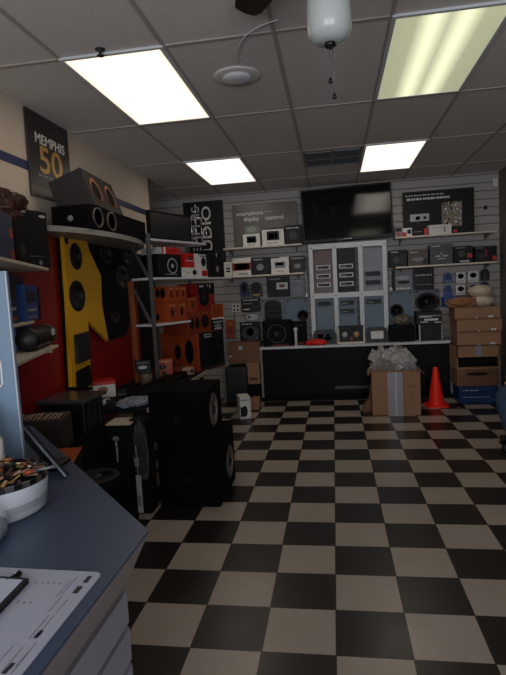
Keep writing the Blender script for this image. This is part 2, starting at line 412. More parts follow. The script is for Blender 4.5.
def art2(mb, w, h):
    M = TR(-w/2, 0, 0) @ RX(R(90))
    paint(mb, [('l', .04, .91, .3, .028, LGREY), ('l', .3, .91, .58, .028, LGREY), ('l', .06, .83, .28, .045, WHT), ('l', .29, .83, .48, .045, WHT), ('l', .49, .83, .66, .045, WHT),
               ('r', .1, .34, .37, .5, LGREY), ('r', .18, .37, .24, .45, BLK), ('r', .29, .38, .33, .44, CHAR), ('r', .2, .27, .22, .34, DGREY),
               ('r', .55, .18, .83, .72, GREENP), ('l', .55, .71, .72, .02, LGREY)], w, h, M)
    q = random.Random(3)
    for i in range(90):
        u = .56+q.random()*.25; v = .2+q.random()*.5; a = .008+q.random()*.02
        paint(mb, [('r', u, v, u+a, v+a*1.6, q.choice([LGREY, BLK, GREY, GOLD, WHT]))], w, h, M @ TR(0, 0, .001))
poster_obj('wall_poster', 'black poster with two lines of white text and a circuit board picture', .98, 1.865, Z1, 2.66, 5.17, BLK, art2)
def art3(mb, w, h):
    M = TR(-w/2, 0, 0) @ RX(R(90))
    # two lines of lettering that read from the bottom up
    mb.text('MEMPHIS', .16, LGREY, M @ TR(.31*w, .94*h, .0006) @ RZ(R(90)), align='RIGHT', wide=1.3)
    mb.text('AUDIO', .18, WHT, M @ TR(.58*w, .94*h, .0006) @ RZ(R(90)), align='RIGHT', wide=1.42)
    paint(mb, [('r', 0, .0, .02, 1, CHAR), ('r', .98, 0, 1, 1, CHAR)], w, h, M)
poster_obj('audio_banner', 'black banner with large white vertical letters under the ceiling', -2.0, -1.425, 1.72, 2.775, 5.2775, BLK, art3, cat='banner')

# television
t = thing('television', 'large black flat television mounted above the framed speaker display', 'television', (.263, 5.09, 2.09), 0)
t.rotation_euler = (R(-3), R(-1.2), 0)
SCRN = mat('tv_screen', '0a0908', .09, var=.02)
f = MB(); w = .587
f.box(-w, 0, 0, w, .06, .705, PLAS, b=.006)
f.box(-w*.6, .06, .1, w*.6, .09, .6, PLAS, b=.01); f.build('casing', t)
MB().box(-w+.022, -.002, .04, w-.022, .0, .685, SCRN).build('screen', t)
MB().box(-.05, -.003, .016, .05, .0, .026, LGREY).build('badge', t)
MB().box(-.12, .09, .25, .12, .185, .45, STEEL).build('wall_mount', t)
MB().box(-.13, -.004, .008, -.06, .0, .012, LGREY).build('trim_strip', t)
o = MB().box(-.008, 0, 0, .008, .02, .16, WHT, b=.003).build('door_contact', None, (-.345, 5.268, 2.36)); tag(o, 'small white plastic strip on the slatwall left of the television', 'bracket')
o = MB().box(-.03, 0, 0, .03, .03, .11, WHT, b=.006).build('wall_sensor', None, (2.15, 5.258, 2.66)); tag(o, 'small white sensor in the top right corner of the slatwall', 'sensor')
o = MB().box(-.02, 0, 0, .02, .02, .05, PLAS, b=.005).build('wall_hook', None, (2.03, 5.268, 2.38)); tag(o, 'small black hook on the right end of the slatwall', 'hook')

# boxes on the back shelves
def scr(m=CHAR): return [('r', .22, .3, .78, .82, BLK), ('r', .3, .38, .55, .7, DGREY), ('r', .58, .4, .7, .72, m), ('l', .2, .14, .7, .06, GREY)]
Y1 = 5.03
carton(F0, (243, 234, 260, 246), Y1, .12, WHT, 'small white box with a screen picture on the upper shelf', z0=Z1, front=scr(), name='stereo_box')
carton(F0, (262, 228, 284, 245), Y1, .13, WHT, 'larger white box with a black radio picture on the upper shelf', z0=Z1, front=scr()+[('r', 0, .93, 1, 1, BLK)], name='stereo_box')
carton(F0, (285, 225, 301, 244), Y1, .12, BLK, 'dark box beside the larger white box on the upper shelf', z0=Z1, front=[('c', .5, .45, .24, DGREY), ('l', .1, .85, .9, .08, LGREY), ('r', .35, .4, .65, .55, GREY)], name='stereo_box')
carton(F0, (224, 262, 232, 275), Y1, .08, WHT, 'narrow white box at the left end of the lower shelf', z0=Z2, front=[('r', .25, .5, .75, .62, BLK), ('r', .25, .3, .75, .42, BLK), ('l', .2, .8, .8, .05, GREY)], name='stereo_box')
carton(F0, (232.5, 258, 251, 275), Y1, .13, WHT, 'white box with a red and black band on the lower shelf', z0=Z2, front=[('r', 0, .3, 1, .72, DRED), ('r', .12, .34, .8, .68, BLK), ('r', .5, .4, .9, .64, RED), ('l', .3, .1, .8, .06, BLK)], name='stereo_box')
carton(F0, (252, 257.5, 270, 275), Y1, .13, BLK, 'black box beside the red banded box on the lower shelf', z0=Z2, front=[('l', .1, .88, .6, .07, LGREY), ('e', .45, .45, .2, .2, GREY), ('r', .3, .4, .9, .5, CHAR)], name='stereo_box')
carton(F0, (271, 257, 289, 274), Y1, .13, WHT, 'white box with a greenish radio screen on the lower shelf', z0=Z2, front=[('r', .2, .35, .8, .72, mat('screen_green', '43524d', .3)), ('r', .28, .5, .7, .66, LGREY), ('r', 0, .95, .5, 1, BLK), ('l', .3, .15, .7, .06, GREY)], name='stereo_box')
carton(F0, (290, 256, 305, 273), Y1, .13, CHAR, 'dark grey box at the right end of the lower left shelf', z0=Z2, front=[('l', .1, .87, .9, .07, LGREY), ('r', .2, .2, .8, .6, DGREY), ('e', .5, .4, .2, .14, GREY)], name='stereo_box')
# right upper shelf
carton(F0, (395, 226, 402, 237), Y1, .1, GREY, 'grey carton at the left end of the shelf under the circuit poster', z0=Z1, front=[('r', .1, .5, .9, .8, BLK), ('c', .5, .25, .15, RED)])
carton(F0, (402.5, 228, 412, 236.5), Y1, .1, WHT, 'small white and red carton under the radio picture on the poster', z0=Z1, front=[('r', 0, 0, .4, .5, RED), ('r', .5, .3, .9, .8, CHAR)])
carton(F0, (412.5, 229, 428, 236), Y1, .12, BLK, 'low black carton with red end under the circuit poster', z0=Z1, front=[('r', .75, 0, 1, 1, RED), ('l', .1, .6, .6, .12, GREY)])
carton(F0, (429, 224.5, 452, 235), Y1, .12, WHT, 'crumpled white carton leaning under the circuit board picture', z0=Z1, tilt=6, front=[('l', .1, .7, .6, .06, GREY), ('r', .65, .2, .72, .8, GREY), ('l', .15, .4, .8, .04, LGREY)])
carton(F0, (453, 227, 461, 234), Y1, .1, BLK, 'small black carton beside the crumpled white carton', z0=Z1, front=[('r', 0, .2, .5, .6, RED)])
carton(F0, (389.5, 250, 407, 266), Y1, .14, BLK, 'leftmost black box on the lower right wall shelf', z0=Z2, front=[('l', .1, .88, .5, .07, LGREY), ('e', .4, .4, .18, .22, DGREY), ('r', .6, .1, .95, .7, CHAR)], name='speaker_box')
carton(F0, (408, 250, 428, 265), Y1, .14, mat('taupe_box', '4b4540', .5), 'brownish grey box second on the lower right wall shelf', z0=Z2, front=[('l', .1, .87, .5, .07, LGREY), ('e', .5, .4, .3, .12, GREY), ('r', .7, .1, .95, .4, CHAR)], name='speaker_box')
carton(F0, (430, 244.5, 453, 264), Y1, .14, mat('graphite_box', '3b4046', .45), 'tall graphite box with grey star print on the right shelf', z0=Z2, front=[('l', .08, .93, .45, .05, WHT), ('e', .5, .42, .3, .05, LGREY), ('e', .5, .44, .06, .2, GREY), ('l', .3, .27, .7, .04, LGREY)], name='speaker_box')
carton(F0, (454, 246, 473, 263), Y1, .14, BLK, 'black box with a white label strip and red mark on the right shelf', z0=Z2, front=[('l', .08, .9, .6, .06, GREY), ('e', .4, .55, .2, .2, DGREY), ('r', .7, .3, .95, .55, RED), ('r', .3, .05, .8, .16, LGREY)], name='speaker_box')
carton(F0, (475, 246, 497, 262), Y1, .14, BLK, 'rightmost black box on the lower right wall shelf', z0=Z2, front=[('l', .08, .9, .4, .06, GREY), ('r', .45, .3, .55, .8, DRED), ('r', .8, .08, .97, .35, RED), ('e', .3, .4, .15, .2, CHAR)], name='speaker_box')

# ---- packages hanging on the slatwall
def hung(px, m, label, art, name='hanging_package', y=5.2, d=.05, cat='package', group='hanging packages on the slatwall', shape='box'):
    x0, x1, z0, z1 = F0.rect(*px, y)
    w = x1-x0; h = z1-z0
    t = thing(name, label, cat, ((x0+x1)/2, y, z0), 0, group)
    if shape == 'arch':
        pts = [(-w/2, 0), (w/2, 0)]+[(w/2*math.cos(a), h*.55+h*.4*math.sin(a)) for a in [math.pi*i/10 for i in range(11)]]
        mb = MB().prism(pts, -.03, 0, m, RX(R(90)))
        paint(mb, art, w, h, TR(-w/2, 0, 0) @ RX(R(90)))
    else:
        mb = carton_mesh(w, .03, h, m, front=art)
    mb.build('blister_card', t)
    MB().tube([(0, 5.292-y, h*.93), (0, -.03, h*.93), (0, -.035, h*.96)], .003, CHROME, 6).build('peg_hook', t)
    return t
ear = [('e', .5, .62, .33, .24, BLK), ('e', .5, .6, .18, .14, DGREY), ('l', .15, .18, .85, .09, GREY)]
hung((444, 272, 452.5, 283), BLUE, 'blue clamshell package in the top row beside the crates', [('e', .5, .55, .28, .28, DBLUE), ('l', .2, .15, .8, .08, LGREY)], shape='arch')
hung((444, 284.5, 452.5, 296), BLUE, 'blue clamshell package in the bottom row beside the crates', [('e', .5, .55, .28, .28, DBLUE), ('r', .3, .6, .7, .68, LGREY)], shape='arch')
hung((456, 272, 465.5, 283), WHT, 'white card package with black dome, top row left', ear)
hung((468, 271, 478.5, 282), WHT, 'white card package with black dome, top row right', ear)
hung((456, 285, 465.5, 295), WHT, 'white card package with black dome, bottom row left', ear)
hung((468, 283.5, 478, 293), LGREY, 'pale card package with black dome above the beige bags', ear)
hung((481, 268, 489.5, 280), PLAS, 'black rounded package at the right end of top row', [('e', .5, .5, .25, .25, CHAR), ('l', .3, .15, .7, .06, GREY)], shape='arch')
hung((480, 281, 489.5, 292.5), DBLUE, 'dark blue rounded package at the right end of bottom row', [('e', .5, .5, .28, .28, BLK), ('l', .3, .15, .7, .06, LGREY)], shape='arch')
hung((240, 281, 248.5, 297), DBLUE, 'dark blue package with a white spot beside the wall outlet', [('e', .5, .5, .3, .3, BLK), ('e', .5, .52, .08, .14, WHT)], shape='arch')
hung((250, 281, 262, 297), mat('brown_black', '2c231c', .5), 'dark brown round package right of the blue one', [('e', .5, .55, .35, .35, BLK), ('l', .2, .14, .8, .06, GOLD)], shape='arch')
hung((241.5, 298, 260, 312), BLK, 'black package with rows of silver print above the grey pad', [('l', .1, .85, .9, .1, LGREY), ('l', .1, .6, .6, .08, GREY), ('r', .55, .2, .9, .5, CHAR), ('l', .1, .2, .45, .1, WHT)])
hung((245, 312.5, 259, 321.5), GREY, 'grey padded mask shaped package below the silver print', [('e', .5, .5, .4, .36, LGREY), ('c', .3, .5, .15, BLK)], shape='arch')
hung((240, 322, 260.5, 342), BLK, 'black package with a grey fan shaped grille picture', [('e', .5, .45, .42, .36, DGREY), ('e', .5, .5, .18, .2, BLK), ('l', .1, .9, .6, .06, LGREY), ('r', .62, .15, .85, .3, GREY)])
hung((267, 277, 289.5, 297), BLK, 'black package with white and red label left of the panels', [('r', .42, .38, .92, .72, WHT), ('e', .67, .55, .14, .08, DRED), ('l', .1, .9, .6, .06, LGREY)])
hung((290, 279, 305, 297), mat('slate_pack', '56636f', .4, var=.3, scale=30), 'slate grey clear package beside the white display frame', [('l', .1, .88, .8, .08, LGREY), ('e', .5, .45, .3, .25, GREY)])
hung((391, 270, 412, 290.5), GREY, 'silver grey package with swirling print right of the white frame', [('r', 0, .0, .2, 1, BLK), ('e', .55, .62, .35, .1, LGREY), ('e', .6, .4, .3, .08, BLK), ('l', .25, .1, .9, .08, WHT)])
hung((413.5, 268, 434, 290), BLK, 'dark package with thin white lines beside the silver one', [('l', .1, .68, .9, .07, LGREY), ('r', .15, .35, .85, .55, CHAR), ('l', .1, .25, .9, .04, GREY), ('r', 0, 0, .05, 1, DBLUE)])
def tool(px, label):
    x0, x1, z0, z1 = F0.rect(*px, 5.02)
    t = thing('display_hook', label, 'hook', ((x0+x1)/2, 5.02, z0), 0, 'white tag hooks')
    MB().tube([(0, .27, z1-z0), (0, 0, z1-z0), (0, 0, .03)], .003, WHT, 6).build('rod', t)
    MB().lathe([(.004, .05), (.012, .03), (.02, .01), (.02, 0)], WHT, n=12).build('tag', t)
tool((304, 270, 308, 297), 'thin white hanging tag left of the white display frame')
tool((389, 270, 393, 291), 'thin white hanging tag right of the white display frame')
# outlet
x0, x1, z0, z1 = F0.rect(232, 304, 240, 312, 5.28)
t = thing('wall_outlet', 'white four socket outlet plate on the grey slatwall', 'outlet', ((x0+x1)/2, 5.278, z0))
MB().box(-.055, 0, 0, .055, .012, .115, WHT, b=.003).build('plate', t)
for u in (-.025, .025):
    for v in (.03, .085): MB().box(u-.013, -.002, v-.015, u+.013, 0, v+.015, BLK).build('socket', t)
o = MB().tube([(x0+.03, 5.27, z0), (x0+.03, 5.265, z0-.12), (x0+.05, 5.265, z0-.3), (x0+.05, 5.26, .4)], .005, PLAS, 6).build('power_cord'); tag(o, 'black cord hanging down from the wall outlet', 'cord')

# ---- low black counter
CT = .735; CF_Y = 4.85
t = thing('display_counter', 'long low black counter with grey metal edging at the back wall', 'counter', (.272, CF_Y, 0))
PANEL = mat('black_laminate', '080b0f', .55, var=.1, scale=3, spec=.15)
MB().box(-1.21, .02, .09, 1.21, .42, CT-.03, PANEL).build('cabinet', t)
MB().box(-1.19, .05, 0, 1.19, .40, .09, BLKM).build('toe_kick', t)
MB().box(-1.225, 0, CT-.03, 1.225, .435, CT, PAINTW, b=.004).build('worktop', t)
for s in (-1, 1): MB().box(s*1.21-.014, .004, .06, s*1.21+.014, .03, CT-.03, GREY).build('edge_trim', t)
MB().box(-.25, .0165, .15, .25, .02, .19, mat('vent_slot', '20262c', .4)).build('vent_slot', t)

# speaker helpers (facing local -y at local origin)
def driver(mb, x, z, r, M=None, cone=RUBBER, sx=1., sz=1., ring=PLAS, y=0.):
    MM = (M or Matrix()) @ TR(x, y, z) @ RX(R(90)) @ Matrix.Diagonal((sx, sz, 1, 1))
    mb.lathe([(r, 0), (r, .006), (r*.93, .009), (r*.88, .006)], ring, MM, 32)
    mb.lathe([(r*.88, .0065), (r*.8, .012), (r*.72, .005), (r*.3, -.001+.004), (r*.28, .003)], cone, MM, 32)
    mb.lathe([(r*.28, .003), (r*.24, .012), (r*.12, .016), (.001, .017)], ring, MM, 24)
# ---- white framed 6 cell display standing on the counter
t = thing('framed_panel_display', 'white metal frame of six panels with radios behind the counter', 'display frame', (.243, 5.06, CT+.005))
fw, fh = .505, 1.30
fr = MB()
for x in (-fw, -.168-.028, .168-.028, fw-.056): fr.box(x, 0, 0, x+.056, .06, fh, PAINTW, b=.003)
for z in (0, .60, fh-.05): fr.box(-fw, .001, z, fw, .059, z+.07 if z else .05, PAINTW, b=.003)
fr.build('frame', t)
cells = [(-.44, .67, -.20, 1.24, mat('rust_panel', '4c2a1e', .4, var=.3, scale=9), 'rust brown panel'), (-.112-.03, .67, .10, 1.24, BLK, 'black panel'), (.195, .67, .45, 1.24, mat('cool_grey_panel', '767d84', .45), 'cool grey panel'),
         (-.44, .05, -.20, .6, SLATE, 'slate blue panel'), (-.142, .05, .10, .6, SLATE, 'slate blue panel'), (.195, .05, .45, .6, SLATE, 'slate blue panel')]
for i, (a, b0, c, d, m, lb) in enumerate(cells):
    pn = MB().box(a, .03, b0, c, .045, d, m).build('panel', t); pn['label'] = lb
    w = c-a; n = (3, 3, 2, 1, 2, 1)[i]
    for k in range(n):
        zz = (b0+.08+k*.115) if i < 3 else (d-.1-k*.11)
        rd = MB().box(a+.03, .006, zz, c-.03, .03, zz+.06, PAINTW if i in (0, 1) else PLAS, b=.003)
        rd.box(a+.045, .003, zz+.012, c-.045, .006, zz+.048, BLK)
        rd.box(a+.05, .001, zz+.018, a+.05+w*.3, .003, zz+.03, [DRED, GREY, CHAR, BLK, GREY, GREY][i])
        rd.build('car_radio', pn)
for x in (-.47, -.165, .17, .475):
    for z in (.63, 1.27): fr2 = MB().lathe([(.008, 0), (.008, .004)], BLK, TR(x, 0, z) @ RX(R(90)), 10, smooth=False).build('bolt', t)

# things on the counter top
o = carton(F0, (262.5, 321, 291, 346), 4.92, .3, BLKM, 'black speaker box with faint ring print at the left counter end', z0=CT, front=[('o', .5, .5, .38, CHAR, BLKM), ('r', .3, .52, .62, .54, LGREY), ('c', .63, .53, .045, WHT), ('r', .35, .03, .9, .07, DRED)], name='speaker_box')
o = carton(F0, (292, 322, 306, 345), 5.0, .22, BLKM, 'narrow black box right of the ring printed speaker box', z0=CT, front=[('l', .2, .85, .8, .05, CHAR), ('r', .1, .04, .8, .1, DRED)], name='speaker_box')
# white handset leaning
t = thing('white_tube', 'upright white tube with round cap on the left counter end', 'tube', (F0.hit(296, 340, 4.9).x, 4.9, CT))
MB().lathe([(.018, 0), (.018, .18), (.014, .19)], WHT, n=14).build('tube', t)
MB().lathe([(.014, .19), (.026, .2), (.028, .225), (.015, .245)], WHT, n=14).build('cap', t)
# speaker boards resting on the boxes, leaning on the wall
def board(px, m, label, y=5.14, z0=None, drv=(), art=(), name='speaker_board', th=.02):
    x0, x1, zb, zt = F0.rect(*px, y)
    if z0 is None: z0 = zb
    t = thing(name, label, 'speaker board', ((x0+x1)/2, y, z0), 0, 'speaker boards behind the counter')
    mb = carton_mesh(x1-x0, th, zt-z0, m, front=art); mb.build('board', t)
    for (u, v, r, sx) in drv:
        s = MB(); driver(s, (u-.5)*(x1-x0), v*(zt-z0), r*(zt-z0), sx=sx, ring=PLAS); s.build('speaker', t)
    return t
bolt4 = [('c', .1, .95, .02, BLK), ('c', .9, .95, .02, BLK)]
board((262.5, 298.5, 284.5, 346), mat('grey_board', '6a7076', .5), 'grey board with black arched logo panel above the ring box', z0=CT, y=5.235, art=[('r', .12, .5, .9, .9, BLK), ('e', .5, .88, .36, .09, BLK), ('l', .2, .8, .75, .03, LGREY), ('l', .3, .68, .85, .02, GREY), ('l', .15, .56, .9, .025, LGREY), ('c', .07, .95, .02, BLK)])
board((286, 298.5, 308, 346), SLATE, 'slate blue board with one round speaker left of the frame', z0=CT, y=5.235, drv=[(.78, .62, .125, 1)], art=bolt4)
board((389, 291, 413, 346), SLATE, 'slate blue board with round speaker right of the frame', z0=CT, y=5.235, drv=[(.33, .6, .14, 1)], art=bolt4)
board((415, 289, 440, 346), mat('steel_blue_board', '59646e', .5), 'steel blue board with a wide oval speaker', z0=CT, y=5.235, drv=[(.5, .74, .19, 1.25)], art=bolt4)
# red cloth
def crumple(w, d, h, seed, m, name, loc, amp=.35, sub=4, flat=True, parent=None, sc=7., rz=0.):
    bm = bmesh.new(); bmesh.ops.create_icosphere(bm, subdivisions=sub, radius=1)
    for v in bm.verts:
        p = v.co.copy(); n1 = noise.noise(p*sc*.35+Vector((seed, 0, 0))); n2 = 1-abs(noise.noise(p*sc*.8+Vector((0, seed, 3))))*2
        k = 1+amp*(n1*.9+n2*.35-.1); p *= k
        v.co = Vector((p.x*w/2, p.y*d/2, max(0, (p.z*.5+.45))*h))
    me = bpy.data.meshes.new(name); bm.to_mesh(me); bm.free(); me.materials.append(m)
    for p in me.polygons: p.use_smooth = not flat
    o = bpy.data.objects.new(name, me); COL.objects.link(o); o.location = loc; o.rotation_euler = (0, 0, rz)
    if parent: o.parent = parent
    return o
p = F0.hit(316, 344, 4.93)
tag(crumple(.27, .12, .075, 2, mat('red_cloth', 'e02418', .7), 'red_cloth', (p.x, 4.93, CT), flat=False), 'bright red crumpled cloth on the counter below the white frame', 'cloth')
def gadget(px, label, scrart, body=PLAS, name='car_stereo', y=4.98, arch=True):
    x0, x1, zb, zt = F0.rect(*px, y); w = x1-x0; h = zt-CT
    t = thing(name, label, 'car stereo' if name == 'car_stereo' else 'box', ((x0+x1)/2, y, CT))
    mb = MB()
    pts = [(-w/2, 0), (w/2, 0), (w/2, h*.6), (w/2*.86, h*.92), (w/2*.6, h), (-w/2*.6, h), (-w/2*.86, h*.92), (-w/2, h*.6)]
    mb.prism(pts, -.06, 0, body, RX(R(90))); mb.build('housing', t)
    s = MB().box(-w*.31, -.004, h*.22, w*.31, 0, h*.8, BLK, b=.001); paint(s, scrart, w*.56, h*.52, TR(-w*.28, -.004, h*.25) @ RX(R(90))); s.build('screen', t)
    return t
gadget((313, 330, 336.5, 345), 'black rounded car stereo with a colourful screen beside red cloth', [('r', .0, .1, 1, .95, DBLUE), ('r', 0, .3, .4, 1, RED), ('r', .45, .1, 1, .5, LGREY), ('r', .6, .55, .9, .9, BLUE)])
gadget((366, 327.5, 388.5, 344.5), 'black rounded car stereo with a blank white screen', [('r', 0, 0, 1, 1, WHT), ('l', .1, .8, .8, .05, LGREY)])
x0, x1, zb, zt = F0.rect(338, 326, 364.5, 344, 4.95)
t = thing('display_case', 'open white tray of golden gauges between the two car stereos', 'display case', ((x0+x1)/2, 4.95, CT))
w = x1-x0; h = zt-CT; f = MB()
f.box(-w/2, 0, 0, w/2, .08, .02, IVORY); f.box(-w/2, 0, h-.012, w/2, .08, h, BLK); f.box(-w/2, 0, .02, -w/2+.014, .08, h-.012, IVORY); f.box(w/2-.014, 0, .02, w/2, .08, h-.012, IVORY); f.box(-w/2, .07, .02, w/2, .08, h-.012, BLK)
f.build('case', t)
for u, m in ((-.24, LGREY), (.2, GOLD)):
    g = MB(); g.lathe([(.045, 0), (.045, .03), (.036, .034)], STEEL, TR(u*w, .07, h*.5) @ RX(R(90)), 24); g.lathe([(.036, .03), (.034, .036)], m, TR(u*w, .07, h*.5) @ RX(R(90)), 24); g.build('gauge', t)
MB().box(-.015, .03, .03, .02, .07, .09, DRED).build('terminal', t)
# right counter end
carton(F0, (389, 325.5, 415, 345), 4.95, .25, BLKM, 'plain black box on the right counter end', z0=CT, front=[('l', .1, .9, .5, .03, CHAR)], name='speaker_box')
bz = CT+(F0.rect(389, 325.5, 415, 345, 4.95)[3]-CT)
p = F0.hit(403, 325, 5.0)
o = crumple(.26, .16, .14, 5, mat('striped_bag', '5e564d', .4, var=.7, scale=25), 'plastic_bag', (p.x, 5.04, bz), amp=.2); tag(o, 'brownish grey plastic bag on top of the plain black box', 'bag')
carton(F0, (419, 324.5, 443, 344), 4.95, .24, BLK, 'black box with small white emblem on the right counter end', z0=CT, front=[('c', .45, .52, .13, DGREY), ('c', .45, .52, .07, LGREY), ('r', 0, 0, .06, 1, LGREY), ('r', .93, 0, 1, 1, GREY)], name='speaker_box')
bz2 = F0.rect(419, 324.5, 443, 344, 4.95)[3]
carton(F0, (416.5, 311.5, 442, 324), 4.97, .22, BLK, 'black box with white zebra stripes stacked on the emblem box', z0=bz2, front=[('r', .1, .55, .6, .7, LGREY), ('r', .3, .3, .85, .45, WHT), ('r', .15, .15, .45, .25, LGREY), ('r', .6, .62, .95, .72, GREY), ('r', .7, .1, .98, .2, LGREY)], name='speaker_box')

# ================================================================== FLOOR THINGS, CENTRE
# big open carton full of film
t = thing('open_carton', 'large open cardboard carton with grey tape in front of the counter', 'carton', (.70, 4.0, 0), R(-2))
w, d, h = .265, .40, .51
f = MB()
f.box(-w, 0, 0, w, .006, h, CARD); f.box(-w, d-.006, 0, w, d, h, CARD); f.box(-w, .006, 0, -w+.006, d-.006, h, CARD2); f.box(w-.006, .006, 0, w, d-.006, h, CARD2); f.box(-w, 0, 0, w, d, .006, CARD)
for (u, v) in ((.30, .34), (.33, .33), (.31, .2), (.33, .26)): f.lathe([(.012, 0), (.012, .001)], CARD2, TR(u-.15, 0, v) @ RX(R(90)), 12, smooth=False)
f.build('carton_body', t)
for nm, M in (('front', TR(0, 0, h) @ RX(R(162))), ('left', TR(-w, d/2, h) @ RZ(R(-90)) @ RX(R(150))), ('right', TR(w, d/2, h) @ RZ(R(90)) @ RX(R(140)))):
    if nm == 'front': MB().prism([(-w, 0), (w, 0), (w-.01, .075), (-w+.012, .07)], -.003, .001, CARD, TR(0, -.002, h) @ RX(R(-80))).build('flap', t)
MB().prism([(0, 0), (d, 0), (d-.01, .07), (.01, .07)], -.003, .001, CARD, TR(-w, 0, h) @ Matrix(((0, -.6, .8, 0), (1, 0, 0, 0), (0, -.8, -.6, 0), (0, 0, 0, 1)))).build('flap', t)
MB().prism([(0, 0), (d, 0), (d-.01, .07), (.01, .07)], -.003, .001, CARD, TR(w, 0, h) @ Matrix(((0, .7, .7, 0), (1, 0, 0, 0), (0, -.6, .6, 0), (0, 0, 0, 1)))).build('flap', t)
tp = MB().box(-.09, -.002, .0, .075, 0, h-.002, TAPE); tp.box(-.01, -.003, 0, .01, -.002, h-.002, LGREY); tp.build('tape', t)
t = thing('packing_film', 'heap of crumpled clear packing film filling the open carton', 'packing film', (.70, 4.2, .40), 0)
crumple(.48, .35, .24, 11, FILM, 'film_heap', (0, 0, 0), amp=.3, sub=5, parent=t, sc=14)
for i in range(60):
    a = rnd.random()*6.28; rr = .17*math.sqrt(rnd.random()); s = .03+.035*rnd.random()
    M = TR(math.cos(a)*rr*1.25, math.sin(a)*rr*.9, .13+.14*(1-(rr/.17)**2)**.5+.02*rnd.random()) @ RZ(rnd.random()*6) @ RX(rnd.random()*2) @ RY(rnd.random()*2)
    pts = []
    n = 5
    vs = [(s*(u-2), s*.7*(v-2)*.8, s*.6*noise.noise(Vector((u*.9, v*.9, i*3.)))) for u in range(n) for v in range(n)]
    fs = [(u*n+v, (u+1)*n+v, (u+1)*n+v+1, u*n+v+1) for u in range(n-1) for v in range(n-1)]
    if i == 0: sheet = MB()
    sheet.add(vs, fs, FILM2 if i % 3 else FILM, M)
stuffpart(sheet.build('film_fold', t))
# brown paper bag behind left of carton
p0 = hitz(360, 404, 0)
tag(MB().prism([(0, 0), (.14, 0), (.15, .32), (.10, .30), (.085, .17), (.02, .07)], -.14, 0, CARD2, RX(R(90))).build('cardboard_flap', None, (.335, 4.2, 0)), 'folded brown cardboard piece leaning against the left of the open carton', 'cardboard')
# cone
t = thing('traffic_cone', 'bright orange traffic cone on the floor beside the open carton', 'traffic cone', (1.215, 4.46, 0))
pr_ = [(-.13, -.1), (-.1, -.13), (.1, -.13), (.13, -.1), (.13, .1), (.1, .13), (-.1, .13), (-.13, .1)]
MB().prism(pr_, 0, .022, CONE).build('base', t)
MB().lathe([(.105, .022), (.103, .035), (.09, .05), (.028, .455), (.024, .466), (.012, .468)], CONE, n=32).build('cone', t)
o = MB().box(-.02, 0, 0, .02, .012, .05, ORG).build('orange_tag'); o.location = (1.42, 4.30, .0) ; tag(o, 'tiny orange scrap on the floor in front of the cone', 'scrap'); o.rotation_euler = (R(80), 0, .4)

# crates stack to the right
Yc = 4.46
x0 = 1.42
blue = mat('blue_bag', '102f66', .35, var=.5, scale=14, bump=.5)
def stk(px, z0, d, m, label, yl=Yc, name='cardboard_box', cat='carton', **k):
    return carton(F0, px, yl, d, m, label, cat=cat, name=name, z0=z0, **k)
o = stk((459, 385.5, 499, 404), 0, .33, blue, 'blue glossy wrapped pack at the bottom of the carton stack', name='blue_pack', cat='pack', b=.03, front=[('l', .1, .75, .5, .05, LGREY), ('l', .1, .4, .8, .03, LGREY)])
zz = F0.rect(457, 386, 499, 404, Yc)[3]
o = stk((457, 369, 498, 386), zz, .33, CARD2, 'brown carton with a torn handle slot above the blue pack', front=[('e', .5, .72, .28, .1, BLK), ('l', .35, .62, .7, .05, CARDIN), ('l', .7, .2, .93, .06, CARDIN)])
zz2 = F0.rect(455, 369, 498, 386, Yc)[3]
# open fronted carton
x0, x1, zb, zt = F0.rect(457, 345, 500, 368, Yc); w = x1-x0; h = zt-zz2
t = thing('cardboard_box', 'open fronted brown carton with a dark gap in the stack', 'carton', ((x0+x1)/2, Yc, zz2))
f = MB(); f.box(-w/2, 0, 0, w/2, .42, .02, CARD); f.box(-w/2, 0, .02, -w/2+.01, .42, h, CARD); f.box(w/2-.01, 0, .02, w/2, .42, h, CARD); f.box(-w/2, .41, .02, w/2, .42, h, CARDIN); f.box(-w/2, 0, h*.5, w/2, .01, h, CARD); f.box(-w/2, 0, h-.01, w/2, .42, h, CARD)
f.box(-.03, -.001, h*.55, .04, 0, h*.98, TAPE); f.build('carton_body', t)
MB().box(-w/2+.02, .05, .02, w/2-.02, .4, h*.4, BLKM).build('contents', t)
z = zz2+h
def tray(px, z0, lab, top=False):
    x0, x1, zb, zt = F0.rect(*px, Yc-.03); w = x1-x0; h = zt-z0
    t = thing('cardboard_tray', lab, 'tray', ((x0+x1)/2, Yc-.03, z0), R(rnd.uniform(-2, 2)), 'brown cardboard trays on the stack')
    f = MB(); d = .40
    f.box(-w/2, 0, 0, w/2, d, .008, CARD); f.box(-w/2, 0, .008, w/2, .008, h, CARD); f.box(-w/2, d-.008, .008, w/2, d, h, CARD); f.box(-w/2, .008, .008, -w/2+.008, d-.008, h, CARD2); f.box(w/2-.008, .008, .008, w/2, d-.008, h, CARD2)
    f.box(-w/2+.01, -.002, .0, w/2-.01, -.0, .008, CARDIN)
    for u in (.28, .34): f.box(u*w-.012, -.003, .01, u*w+.012, -.001, .03, WHT)
    f.box(-.01, -.003, .0, -.002, -.001, .02, WHT)
    f.box(-w/2, -.004, h-.014, w/2, .0, h-.004, CARD2)
    f.build('tray_body', t)
    MB().box(-w/2+.012, .012, h-.03, w/2-.012, d-.012, h-.01, CARD2).build('liner', t)
    return z0+h
z = tray((457.5, 331.5, 501, 346), z, 'lowest cardboard tray in the stack beside the counter')
z = tray((457, 318.5, 502, 331.5), z, 'middle cardboard tray in the stack beside the counter')
z = tray((455, 306.5, 499, 318.5), z, 'topmost cardboard tray under the paper bags')
zt_ = z
p = F0.hit(463, 304, Yc)
